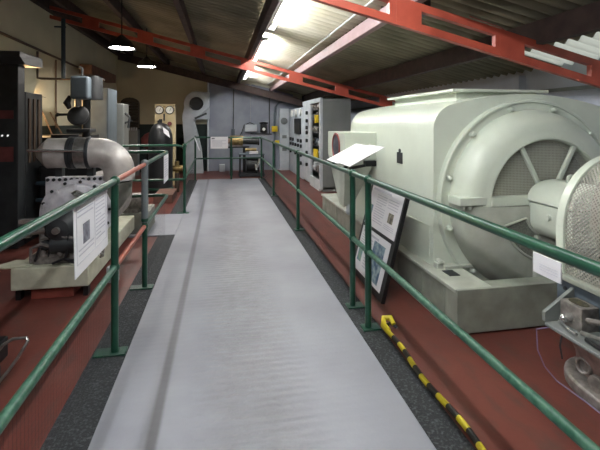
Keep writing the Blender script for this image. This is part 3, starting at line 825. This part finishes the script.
for a in (55, 90, 125, 160, 20):
    a = math.radians(a); rb.bar((CX+.1*math.cos(a),4.17,CZ+.1*math.sin(a)),(CX+.285*math.cos(a),4.21,CZ+.285*math.sin(a)),.022,.03,(0,1,0))
rb.build('casing_rib', M['white_plate'], t, smooth=False, bevel=.004)
MB().tube([(CX+.04,4.17,CZ+.18),(CX+.01,4.12,CZ+.21),(CX+.05,4.1,CZ+.23),(CX+.08,4.13,CZ+.2),(CX+.12,4.16,CZ+.17)], .014, 8).build('casing_hook', M['steel'], t)
MB().lathe([(.16,0),(.16,.10),(.14,.16),(.09,.22),(0,.24)], (CX-.06,4.17,CZ-.08), A, 32).build('governor_cover', M['dark'], t)
MB().cyl((CX-.06,3.95,CZ-.08),(CX-.06,3.9,CZ-.08),.03,n=18).build('shaft_end', M['steel'], t)
# front clutter: valves, pipes, linkage
MB().cyl((CX-.12,4.02,.44),(CX+.2,4.02,.44),.085,n=20).cyl((CX-.2,4.02,.44),(CX-.12,4.02,.44),.05,n=14).build('oil_pump', M['dark'], t)
MB().cyl((CX-.3,4.0,.56),(CX-.12,4.0,.58),.03,n=12).cyl((CX-.34,4.0,.56),(CX-.29,4.0,.56),.05,n=14).build('valve', M['steel'], t)
MB().cyl((CX-.33,3.97,.66),(CX-.16,3.97,.665),.022,n=12).box(CX-.36,CX-.27,3.94,4.0,.645,.68).build('valve_handle', M['bright'], t)
MB().cyl((CX-.2,4.02,.34),(CX-.2,4.02,.6),.03,n=12).cyl((CX-.05,3.98,.35),(CX-.05,3.98,.58),.022,n=12).build('valve_stem', M['cast'], t)
for pts, r, m in (([(CX-.28,3.98,.3),(CX-.28,3.98,.42),(CX-.2,3.97,.46),(CX-.08,3.97,.42)], .014, 'cast'),
                  ([(CX+.02,3.97,.56),(CX+.03,3.95,.42),(CX+.0,3.95,.32),(CX+.08,3.95,.29),(CX+.16,3.96,.3)], .013, 'rubber'),
                  ([(CX+.1,3.97,.6),(CX+.08,3.95,.45),(CX+.12,3.95,.33),(CX+.2,3.97,.31)], .012, 'cast'),
                  ([(CX-.2,4.0,.5),(CX-.02,3.96,.52),(CX+.12,3.98,.48),(CX+.22,4.05,.5)], .016, 'cast'),
                  ([(CX-.1,3.95,.29),(CX+.0,3.94,.33),(CX+.14,3.94,.3),(CX+.24,3.97,.36)], .01, 'rubber'),
                  ([(CX+.28,4.05,.3),(CX+.3,4.02,.5),(CX+.3,4.05,.7),(CX+.27,4.15,.8)], .016, 'cast')):
    MB().tube(pts, r, 8).build('pipe', M[m], t)
rr0 = random.Random(3)
for k in range(11):
    x0 = CX-.3+.6*rr0.random(); x1 = x0+rr0.uniform(-.15,.15); z0 = rr0.uniform(.28,.36); z1 = rr0.uniform(.42,.62); y0 = rr0.uniform(3.95,4.05)
    MB().tube([(x0,y0,z0),(x0+.02,y0-.02,(z0+z1)/2-.03),((x0+x1)/2,y0-.03,(z0+z1)/2+.05),(x1,y0+.03,z1)], rr0.choice((.008,.011,.014)), 7).build('pipe', M[rr0.choice(('rubber','cast','dark','steel'))], t)
MB().prism([(-1.93,3.97),(-1.80,3.93),(-1.62,3.95),(-1.6,4.1),(-1.8,4.14)], 'xy', .27, .285).build('foot_plate', M['cream_base'], t, smooth=False, bevel=.003)
MB().prism([(-1.3,3.94),(-1.15,3.94),(-1.10,4.05),(-1.2,4.12),(-1.32,4.08)], 'xy', .271, .284).build('foot_plate', M['cream_base'], t, smooth=False, bevel=.003)
MB().box(-1.62,-1.28,4.0,4.2,.27,.36).build('cradle', M['cast'], t, smooth=False, bevel=.01)
# exhaust duct across the top: cone, lagged drum with bands, elbow turning down
DY, DZ, R = 4.3, 1.225, .142
MB().lathe([(.05,0),(.105,.05),(R,.09),(R,.27),(R-.005,.28)], (-1.69,DY,DZ), (1,0,0), 32).build('duct_drum', M['alu'], t)
MB().lathe([(R-.006,0),(R-.006,.25)], (-1.45,DY,DZ), (1,0,0), 32).build('duct_pipe', M['alu'], t)
for x in (-1.42, -1.385, -1.255): MB().lathe([(R,0),(R+.012,.005),(R+.012,.03),(R,.035)], (x,DY,DZ), (1,0,0), 32).build('duct_band', M['dark'], t)
MB().lathe([(R+.004,0),(R+.006,.06),(R+.004,.1)], (-1.345,DY,DZ), (1,0,0), 32).build('duct_joint', M['steel'], t)
el = [(-1.24,DY,DZ)]; rr_ = .2
for k in range(1, 11):
    a = PI/2*k/10; el.append((-1.17+rr_*math.sin(a), DY, DZ-rr_+rr_*math.cos(a)))
el.append((-.97, DY, .96))
MB().tube(el, [R]*len(el), 32).build('duct_elbow', M['alu'], t)
MB().tube([(-.97,DY,.96),(-.97,DY+.02,.85),(-1.06,DY+.1,.72),(-1.2,DY+.2,.66)], [.12,.11,.1,.1], 24).build('inlet_pipe', M['inside'], t)
MB().cyl((-1.71,DY-.17,DZ+.04),(-1.25,DY-.17,DZ+.025),.011,n=8).build('tie_rod', M['bright'], t)
for x in (-1.55,-1.27): MB().box(x,x+.06,DY+.02,DY+.1,.99,DZ-.1).build('duct_support', M['dark'], t, smooth=False)
tag(MB().lathe([(0,0),(.055,0),(.057,.005),(.057,.13),(.05,.14),(0,.14)], (-1.03,4.3,FL), (0,0,1), 24).build('can', M['palecab']), 'small pale can on the floor between the turbine and the left handrail', 'can')
# block behind the turbine beside the gangway
cr = thing('pump_block', 'low concrete block with a pump behind the left handrail posts', 'pump', (-1.2, 6.4, 0))
MB().box(-1.5,-.98,5.95,6.6,.0,.28).build('block', M['inside'], cr, smooth=False, bevel=.01)
MB().cyl((-1.3,6.1,.42),(-1.05,6.1,.42),.12,n=20).cyl((-1.05,6.1,.42),(-1.0,6.1,.42),.06,n=16).box(-1.32,-1.1,6.02,6.18,.28,.34).build('pump_body', M['cast'], cr)
MB().cyl((-1.4,6.3,.28),(-1.4,6.3,.75),.05,n=16).build('standpipe', M['brass'], cr)

# black valve box at lower-left corner
bx = thing('black_pump', 'black boxed unit with a bent metal handle at the lower left edge', 'pump', (-1.2, 2.55, FL))
MB().box(-1.5,-1.265,2.5,2.72,FL,.10).build('stand', M['black'], bx, smooth=False, bevel=.006)
MB().box(-1.54,-1.235,2.52,2.74,.14,.26).build('housing', M['black'], bx, smooth=False, bevel=.008)
MB().cyl((-1.37,2.62,.1),(-1.37,2.62,.14),.05,n=14).build('neck', M['steel'], bx)
MB().tube([(-1.24,2.6,.22),(-1.2,2.6,.27),(-1.15,2.6,.30),(-1.08,2.6,.30),(-1.07,2.59,.285),(-1.11,2.57,.21),(-1.15,2.55,.15),(-1.2,2.53,.09),(-1.265,2.53,.06)], .009, 8).build('bent_handle', M['steel'], bx)

# ------------------------------------------------------------------ left background
c = thing('control_cabinet', 'tall dark control cabinet with dull red panels at the left edge', 'cabinet', (-2.75, 5.7, FL))
MB().box(-3.08,-2.42,5.6,5.78,FL,2.22).build('body', M['dark'], c, smooth=False, bevel=.008)
MB().prism([(5.45,2.30),(5.45,2.36),(6.1,2.36),(6.1,2.24),(5.78,2.22),(5.6,2.22)], 'yz', -3.08, -2.34).build('canopy', M['dark'], c, smooth=False, bevel=.006)
for z0, z1 in ((1.04,1.22),(1.56,1.66)): MB().box(-2.63,-2.47,5.592,5.6,z0,z1).build('red_panel', M['red_dark'], c, smooth=False)
for x in (-2.59,-2.53): MB().cyl((x,5.6,1.36),(x,5.585,1.35),.009,n=12).build('indicator', M['led'], c)
d = thing('switchgear_cubicle', 'lower dark switch frame standing behind the tall control cabinet', 'switchgear', (-2.6, 6.0, FL))
MB().box(-3.05,-2.42,5.8,6.3,FL,1.9).build('body', M['dark'], d, smooth=False, bevel=.008)
q = MB()
for y in (5.86,6.0,6.14): q.box(-2.42,-2.405,y,y+.06,1.0,1.82)
q.build('slat', M['pipe_brown'], d, smooth=False)
# warm wall lamp hidden behind it
wl = thing('bulkhead_lamp', 'warm bulkhead lamp low on the left wall behind the control cabinet', 'lamp', (-3.02, 7.55, 1.8))
MB().cyl((XL,7.55,1.8),(XL+.05,7.55,1.8),.11,n=24).build('lamp_base', M['dark'], wl)
MB().lathe([(.09,0),(.085,.04),(.05,.08),(0,.09)], (XL+.05,7.55,1.8), (1,0,0), 24).build('lamp_glass', M['warmglow'], wl)
MB().prism([(XL,1.98),(XL+.2,1.93),(XL+.2,1.935),(XL,1.988)], 'xz', 7.4, 7.7).build('beam_shield', M['dark'], wl, smooth=False)  # added flap holding the lamp's light off the red beam
# pipes
tag(MB().tube([(XL+.04,3.0,2.82),(XL+.04,6.6,2.78),(XL+.04,12.2,2.66)], .022, 8).build('wall_pipe', M['pipe_brown']), 'long dark conduit running along the upper left wall', 'pipe')
tag(MB().tube([(XL+.04,7.77,2.72),(XL+.04,7.77,2.27),(XL+.1,7.77,2.26),(-2.0,7.77,2.25)], .02, 8).build('wall_pipe', M['pipe_brown']), 'brown pipe dropping from the wall conduit and crossing to the drill', 'pipe')
tag(MB().tube([(-2.64,7.72,3.28),(-2.64,7.72,2.26)], .035, 10).tube([(-2.78,7.72,3.14),(-2.6,7.72,3.14)], .015, 8).build('drop_pipe', M['pipe_blue']), 'blue-black vertical pipe hanging from the red beam at upper left', 'pipe')
tag(MB().tube([(XL+.03,8.6,2.7),(XL+.03,8.6,1.4)], .015, 8).build('wall_pipe', M['pipe_brown']), 'thin vertical conduit on the left wall in the warm glow', 'pipe')
tag(MB().box(-3.0,-2.75,9.7,11.8,2.56,2.77).build('duct', M['duct_brown'], smooth=False, bevel=.01), 'rusty brown box duct high on the left wall', 'duct')
for i,(y,z,lb) in enumerate(((7.9,1.72,'taller of two thin brown rods leaning on the left wall in the warm glow'),(8.35,1.62,'shorter of two thin brown rods leaning on the left wall in the warm glow'))):
    tag(MB().cyl((XL+.22,y,1.3),(XL+.02,y,z+.08),.014,n=8).build('rod', M['pipe_brown']), lb, 'rod')
# dark bench under the rods
bn = thing('workbench', 'black bench below the warm glow on the left wall', 'bench', (-2.6, 7.6, FL))
MB().box(-3.06,-2.15,6.5,8.0,1.22,1.30).build('worktop', M['black'], bn, smooth=False, bevel=.008)
for x in (-2.95,-2.25):
    for y in (6.6,7.9): MB().box(x-.04,x+.04,y-.04,y+.04,FL,1.22).build('leg', M['black'], bn, smooth=False)
MB().box(-3.04,-2.3,6.7,7.8,.25,1.0).build('cupboard', M['black'], bn, smooth=False, bevel=.01)
# dark plant directly behind the turbine
dk = thing('engine', 'black engine block standing behind the turbine', 'engine', (-2.0, 5.9, FL))
MB().box(-2.35,-1.55,6.0,6.45,FL,.95).build('crankcase', M['black'], dk, smooth=False, bevel=.03)
MB().cyl((-2.1,6.2,.95),(-2.1,6.2,1.35),.17,n=24).build('cylinder_barrel', M['black'], dk)
fn = MB()
for k in range(6): fn.cyl((-2.1,6.2,1.0+.055*k),(-2.1,6.2,1.02+.055*k),.2,n=24)
fn.build('cooling_fins', M['dark'], dk)
MB().tube([(-2.36,5.96,.72),(-1.5,5.96,.72)],.03,10).tube([(-2.36,5.96,.5),(-1.5,5.96,.5)],.03,10).build('guard_bar', M['pipe_blue'], dk)
# pillar drill
dr = thing('pillar_drill', 'dark grey pillar drill with motor head standing behind the duct', 'drill', (-2.07, 6.9, FL))
MB().box(-2.25,-1.9,6.7,7.1,FL,.06).build('base', M['dark'], dr, smooth=False, bevel=.01)
MB().cyl((-2.05,6.95,.06),(-2.05,6.95,2.1),.06,n=18).build('column', M['dark'], dr)
MB().box(-2.18,-1.93,6.62,6.98,1.86,2.2).build('head', M['bluegrey'], dr, smooth=False, bevel=.03)
MB().cyl((-1.92,6.9,2.2),(-1.92,6.9,1.86),.12,n=24).cyl((-1.92,6.9,2.2),(-1.92,6.9,2.23),.07,n=18).build('motor', M['dark'], dr)
MB().cyl((-2.1,6.72,1.86),(-2.1,6.72,1.74),.04,n=16).cyl((-2.1,6.72,1.74),(-2.1,6.72,1.68),.02,n=12).build('spindle', M['steel'], dr)
MB().lathe([(0,0),(.14,0),(.15,.02),(.15,.06),(.13,.07),(0,.07)], (-2.08,6.72,1.6), (0,-.9,.3), 28).build('hand_wheel', M['dark'], dr)
MB().cyl((-2.38,6.72,1.63),(-2.05,6.72,1.63),.018,n=10).ball((-2.38,6.72,1.63),.03).build('feed_lever', M['dark'], dr)
MB().tube([(-2.2,6.7,1.9),(-2.23,6.66,1.8),(-2.2,6.68,1.72)], [.03,.05,.03], 12).build('switch_box', M['black'], dr)
MB().box(-2.22,-1.9,6.6,6.92,1.36,1.42).build('table', M['dark'], dr, smooth=False, bevel=.01)
MB().tube([(-2.08,6.85,2.2),(-2.08,6.85,2.33),(-2.12,6.85,2.36)],.02,8).build('conduit_stub', M['dark'], dr)
# tall steel cabinet
sc2 = thing('steel_locker', 'tall blue-grey steel locker behind the pillar drill', 'locker', (-2.2, 8.3, FL))
MB().box(-2.38,-2.02,8.1,8.75,FL,2.14).build('body', M['bluegrey'], sc2, smooth=False, bevel=.008)
MB().box(-2.36,-2.04,8.085,8.1,.1,2.1).build('door', M['bluegrey'], sc2, smooth=False, bevel=.004)
MB().box(-2.08,-2.06,8.07,8.085,1.1,1.2).build('handle', M['steel'], sc2, smooth=False)
hv = thing('press', 'dim grey machine with hand levers beside the steel locker', 'machine', (-2.05, 9.2, FL))
MB().box(-2.25,-1.95,9.0,9.5,FL,1.9).build('frame', M['greycab'], hv, smooth=False, bevel=.02)
MB().tube([(-1.95,9.1,1.7),(-1.85,9.1,1.62),(-1.88,9.1,1.4)],.025,8).tube([(-1.95,9.1,1.5),(-1.8,9.1,1.55)],.02,8).build('lever', M['dark'], hv)
# louvre, crate, red item against the back wall
lo = thing('arched_vent', 'dark arched slatted vent on the back wall at left', 'vent', (-2.7, 13.3, 1.34))
pp = [(-2.97,1.34),(-2.44,1.34),(-2.44,2.1)]+[(-2.705+.265*math.cos(k/8*PI),2.1+.16*math.sin(k/8*PI)) for k in range(1,8)]+[(-2.97,2.1)]
MB().prism(pp,'xz',13.28,13.398).build('frame', M['black'], lo, smooth=False)
q = MB()
for k in range(9): q.obox((-2.93,13.22,1.4+.085*k),(.45,0,0),(0,.06,.03),(0,.004,.012))
q.build('slats', M['dark'], lo, smooth=False)
cr = thing('radiator', 'grey finned box below the arched vent', 'radiator', (-2.7, 12.7, FL))
MB().box(-3.0,-2.35,12.6,12.9,FL,1.30).build('body', M['greycab'], cr, smooth=False, bevel=.01)
q = MB()
for k in range(10): q.box(-2.97+.063*k,-2.935+.063*k,12.58,12.63,1.28,1.36)
q.build('fin_tops', M['palecab'], cr, smooth=False)
rp = thing('red_pump', 'dull red rounded casting right of the grey finned box', 'pump', (-1.85, 12.0, FL))
MB().cyl((-1.9,12.0,FL),(-1.9,12.0,.75),.12,n=20).build('pedestal', M['black'], rp)
MB().lathe([(0,-.22),(.14,-.22),(.22,-.1),(.24,0),(.22,.1),(.12,.2),(0,.22)],(-1.9,12.0,1.0),(1,0,.25),28).build('casing', M['red_dark'], rp)
MB().tube([(-1.75,11.9,1.1),(-1.68,11.9,1.2),(-1.6,11.9,1.1)],.04,10).build('spout', M['palecab'], rp)
# cream instrument panel
sp = thing('gauge_board', 'cream panel with two round gauges on the left near the back wall', 'switch panel', (-1.33, 10.6, FL))
MB().box(-1.57,-1.1,10.5,10.75,FL,1.95).build('board', M['panel_cream'], sp, smooth=False, bevel=.01)
for x in (-1.46,-1.22):
    MB().cyl((x,10.5,1.81),(x,10.46,1.81),.095,n=28).build('gauge', M['dial'], sp)
    MB().lathe([(.095,0),(.105,.02),(.095,.045),(.085,.042)],(x,10.5,1.81),(0,-1,0),28).build('gauge_rim', M['black'], sp)
    MB().bar((x,10.455,1.78),(x+.03,10.455,1.85),.008,.004,(0,1,0)).build('needle', M['black'], sp)
MB().box(-1.37,-1.31,10.48,10.5,1.87,1.9).build('nameplate', M['brass'], sp, smooth=False)
MB().box(-1.36,-1.33,10.42,10.5,1.55,1.72).build('switch_handle', M['black'], sp, smooth=False, bevel=.01)
MB().cyl((-1.46,10.5,1.52),(-1.46,10.46,1.52),.045,n=16).build('knob', M['black'], sp)
MB().cyl((-1.22,10.5,1.48),(-1.22,10.45,1.48),.05,n=16).build('red_button', M['red_dark'], sp)
# black vessel
pv = thing('pressure_vessel', 'tall black domed cylinder with a white tag, left of the walkway', 'vessel', (-1.27, 9.3, FL))
MB().lathe([(0,FL),(.26,FL),(.25,.05),(.25,1.1),(.24,1.25),(.2,1.38),(.13,1.47),(.06,1.5),(0,1.505)],(-1.27,9.3,0),(0,0,1),36).build('shell', M['black'], pv)
MB().lathe([(.25,0),(.265,.01),(.265,.04),(.25,.05)],(-1.27,9.3,.08),(0,0,1),36).build('base_ring', M['green'], pv)
MB().cyl((-1.27,9.3,1.5),(-1.27,9.3,1.58),.035,n=12).build('valve', M['black'], pv)
MB().obox((-1.2,9.08,1.42),(.12,0,-.1),(.03,-.02,-.13),(0,.004,.004)).build('tag', M['paper'], pv, smooth=False)
vp = thing('small_valve', 'brass valve on a stand between the black cylinder and the walkway', 'valve', (-.95, 9.5, FL))
MB().cyl((-.95,9.5,FL),(-.95,9.5,.4),.05,n=14).build('stand', M['pipe_brown'], vp)
MB().cyl((-1.07,9.5,.5),(-.83,9.5,.5),.07,n=18).cyl((-.95,9.5,.4),(-.95,9.5,.66),.045,n=14).build('body', M['brass'], vp)
tag(MB().box(-1.25,-.9,8.2,9.0,FL,.14).build('timber_plinth', M['duct_brown'], smooth=False, bevel=.01), 'brown timber plinth on the floor past the side gangway', 'plinth')

# fan casing with inclined duct
fa = thing('fan', 'grey volute fan with round dark inlet on the back wall', 'fan', (-.72, 12.8, FL))
FX, FZ, FY = -.72, 2.07, 12.95
def rot_prof(poly): return poly
body = [(FX+.37*math.cos(math.radians(a)), FZ+.37*math.sin(math.radians(a))) for a in range(-20, 201, 12)]
body = body + [(FX-.42,1.7),(FX-.33,.5),(FX-.28,FL),(FX+.2,FL),(FX+.14,.7),(FX-.06,1.55),(FX+.18,1.8)]
MB().prism(body,'xz',FY-.15,FY+.25).build('volute', M['palecab'], fa, smooth=False, bevel=.01)
MB().box(FX-.1,FX+.37,FY+.2,FY+.3,1.6,2.44).build('back_plate', M['palecab'], fa, smooth=False)
MB().lathe([(.19,0),(.2,.02),(.185,.05),(.17,.02)],(FX,FY-.15,FZ),(0,-1,0),32).build('inlet_ring', M['dark'], fa)
MB().lathe([(.175,.004),(0,.008)],(FX,FY-.15,FZ),(0,-1,0),32).build('inlet', M['black'], fa)
MB().bar((FX-.05,FY-.2,1.62),(FX+.3,FY-.2,1.78),.05,.06).build('damper_lever', M['dark'], fa, smooth=False)
tag(MB().tube([(-.40,YB-.09,FL),(-.40,YB-.09,2.85)],.03,10).build('wall_pipe', M['palecab']), 'pale vertical pipe on the back wall beside the fan', 'pipe')

# back wall fittings
tag(MB().box(.74,1.12,13.2,13.35,1.22,1.44).box(.76,1.1,13.19,13.2,1.24,1.42).build('junction_box', M['palecab'], smooth=False, bevel=.01), 'pale grey wall box above the end rail on the back wall', 'junction box')
ph = thing('telephone', 'black wall telephone with a white dial on the back wall', 'telephone', (1.33, 13.3, 1.2))
MB().box(1.23,1.44,13.22,13.35,1.18,1.47).build('body', M['black'], ph, smooth=False, bevel=.03)
MB().cyl((1.34,13.22,1.29),(1.34,13.205,1.29),.05,n=18).build('dial', M['dial'], ph)
MB().tube([(1.2,13.2,1.48),(1.33,13.19,1.5),(1.46,13.2,1.48)],.025,10).build('handset', M['black'], ph)
tp = thing('bell_push', 'small dark wall fitting with a hanging lead on the back wall', 'wall fitting', (.38, 13.3, 1.2))
MB().box(.33,.43,13.25,13.35,1.1,1.3).build('body', M['bluegrey'], tp, smooth=False, bevel=.01)
MB().tube([(.43,13.27,1.0),(.55,13.27,1.02),(.65,13.27,1.2),(.72,13.27,1.42),(.9,13.27,1.5),(1.05,13.27,1.44)],.014,8).build('lead', M['black'], tp)
tag(MB().box(1.6,1.78,13.22,13.35,1.21,1.39).cyl((1.69,13.22,1.3),(1.69,13.19,1.3),.04,n=14).build('isolator_box', M['yellow'], bevel=.01), 'upper yellow isolator box on the back wall', 'isolator')
tag(MB().box(1.7,1.88,13.22,13.35,.8,.93).build('isolator_box', M['yellow'], smooth=False, bevel=.01), 'lower yellow isolator box on the back wall', 'isolator')
tag(MB().tube([(1.69,13.3,.05),(1.69,13.3,1.75),(1.72,13.3,2.0),(1.82,13.3,2.14),(2.05,13.3,2.2)],.03,10).build('conduit', M['bluegrey']), 'grey conduit curving over above the yellow isolators', 'conduit')
tag(MB().tube([(.93,13.33,1.15),(1.6,13.33,1.13)],.015,8).tube([(1.53,13.33,1.15),(1.53,13.33,2.6)],.015,8).tube([(.38,13.33,1.2),(.4,13.33,2.75)],.012,8).build('conduit', M['dark']), 'thin dark conduits across the grey back wall', 'conduit')
# pump cart beyond end rail
ca = thing('engine_cart', 'small engine on a dark frame beyond the end rail', 'engine', (.9, 11.9, FL))
MB().box(.5,1.2,11.65,12.1,FL+.02,.08).build('frame', M['dark'], ca, smooth=False)
for x in (.53,1.17):
    for y in (11.68,12.07): MB().cyl((x,y,FL),(x,y,.62),.018,n=8).build('leg', M['dark'], ca)
MB().box(.5,1.2,11.65,12.1,.6,.63).build('shelf', M['bluegrey'], ca, smooth=False)
MB().cyl((.7,11.85,.3),(1.05,11.85,.3),.2,n=24).box(.72,1.0,11.75,11.95,.08,.2).build('engine_body', M['black'], ca)
MB().cyl((.95,11.64,.34),(.97,11.6,.18),.03,n=10).cyl((1.05,11.62,.5),(1.0,11.6,.25),.025,n=10).build('lever', M['bright'], ca)
MB().box(.78,1.02,11.62,11.8,.63,.70).build('tray', M['paper'], ca, smooth=False, bevel=.005)
mt = thing('electric_motor', 'brass-ended motor on a black stand behind the end rail', 'motor', (.55, 12.2, FL))
MB().box(.25,.33,12.1,12.2,FL,.8).box(.62,.7,12.1,12.2,FL,.8).box(.2,.8,12.0,12.3,.78,.82).build('stand', M['black'], mt, smooth=False)
MB().cyl((.25,12.15,.98),(.62,12.15,.98),.15,n=24).build('body', M['brass'], mt)
MB().cyl((.62,12.15,.97),(1.05,12.15,.95),.09,n=20).cyl((1.05,12.15,.95),(1.09,12.15,.95),.11,n=20).build('barrel', M['black'], mt)
MB().cyl((.14,12.15,.98),(.25,12.15,.98),.08,n=20).box(.3,.56,12.05,12.25,.82,.86).build('end_bell', M['castpink'], mt)
MB().cyl((.68,12.0,.72),(1.0,12.0,.72),.05,n=16).build('lower_cylinder', M['brass'], mt)
tag(MB().box(-.05,.12,13.1,13.3,FL,.2).build('box', M['palecab'], smooth=False, bevel=.01), 'small pale box on the red floor at the back wall', 'box')

# ------------------------------------------------------------------ instrument cabinets at far right
k = thing('instrument_cabinet', 'tall grey cabinet with an open front of instruments, nearest of the row', 'cabinet', (2.5, 9.9, FL))
q = MB().box(2.2,2.84,8.9,8.93,FL+.05,2.06).box(2.2,2.84,10.9,10.93,FL+.05,2.06).box(2.8,2.84,8.93,10.9,FL+.05,2.06).box(2.2,2.84,8.9,10.93,2.03,2.06).box(2.2,2.84,8.9,10.93,FL,FL+.1)
q.build('body', M['greycab'], k, smooth=False, bevel=.004)
MB().box(2.14,2.2,8.9,9.0,FL+.05,2.06).box(2.14,2.2,9.0,10.93,1.96,2.06).box(2.14,2.2,9.0,10.0,FL,.22).build('front_frame', M['palecab'], k, smooth=False, bevel=.006)
MB().box(2.15,2.2,9.94,10.9,FL+.05,1.97).build('front_panel', M['palecab'], k, smooth=False, bevel=.006)
for z in (.45,.75,1.05,1.25,1.38,1.55,1.75):
    MB().cyl((2.15,10.3,z),(2.10,10.3,z),.045,n=14).build('knob', M['black'], k)
sh = 0
for z in (.35,.65,.95,1.25,1.55,1.8):
    MB().box(2.21,2.6,9.0,9.94,z,z+.015).build('shelf', M['dark'], k, smooth=False)
    for j in range(3):
        y = 9.1+.28*j+random.uniform(-.03,.03); h = random.uniform(.1,.2)
        mm = random.choice(['palecab','steel','black','cast','bluegrey'])
        MB().box(2.2,2.4,y,y+.18,z+.015,z+.015+h).cyl((2.2,y+.09,z+.09),(2.17,y+.09,z+.09),.05,n=16).build('relay', M[mm], k, bevel=.008)
k2 = thing('instrument_cabinet', 'pale grey dial cabinet standing between the open cabinet and the back wall', 'cabinet', (2.5, 12.0, FL))
MB().box(2.16,2.84,10.95,13.3,FL,1.92).build('body', M['palecab'], k2, smooth=False, bevel=.008)
MB().box(2.12,2.16,11.2,12.1,1.18,1.62).build('dark_screen', M['black'], k2, smooth=False, bevel=.006)
for j in range(3):
    MB().cyl((2.16,11.25+.7*j,1.78),(2.12,11.25+.7*j,1.78),.1,n=20).build('dial', M['dial'], k2)
for z in (.4,.62,.86,1.0):
    for j in range(5):
        if random.random() < .25: continue
        MB().cyl((2.16,11.15+.42*j,z),(2.11,11.15+.42*j,z),.05,n=12).build('knob', M['black'], k2)
k3 = thing('wall_switchboard', 'pale grey flat panels on the back wall left of the dial cabinet', 'switchboard', (1.9, 13.3, 0))
for x0,x1 in ((1.84,2.14),): MB().box(x0,x1,13.15,13.34,FL,1.95).build('panel', M['palecab'], k3, smooth=False, bevel=.008)
MB().lathe([(.11,0),(.11,.02),(.09,.03),(0,.03)],(1.98,13.15,1.55),(0,-1,0),20).build('round_cover', M['greycab'], k3)
for z in (.6,1.): MB().box(1.92,2.06,13.13,13.15,z,z+.1).build('switch_cover', M['greycab'], k3, smooth=False)
tag(MB().box(2.06,2.138,9.02,9.12,1.5,1.68).build('tag', M['yellow'], smooth=False, bevel=.008), 'upper yellow tag on the front edge of the open instrument cabinet', 'tag')
tag(MB().box(2.10,2.138,9.05,9.42,.68,.9).build('tag', M['yellow'], smooth=False, bevel=.008), 'lower yellow tag on the front of the open instrument cabinet', 'tag')

# ------------------------------------------------------------------ daylight, camera, view
sc = bpy.context.scene
wd = bpy.data.worlds.new('World'); sc.world = wd; wd.use_nodes = True
wd.node_tree.nodes['Background'].inputs[0].default_value = (.84,.9,1,1)
wd.node_tree.nodes['Background'].inputs[1].default_value = .75
cam = bpy.data.cameras.new('Camera'); co = bpy.data.objects.new('Camera', cam); COL.objects.link(co)
co.location = (0,0,CAM); co.rotation_euler = (PI/2, 0, -math.atan(79/416))
cam.sensor_fit = 'HORIZONTAL'; cam.sensor_width = 36; cam.lens = 416/600*36; cam.shift_y = -103/600; cam.clip_start = .02
sc.camera = co
vs = sc.view_settings
vs.view_transform = 'Standard'; vs.look = 'None'; vs.exposure = 1.7; vs.gamma = 1; vs.use_curve_mapping = False
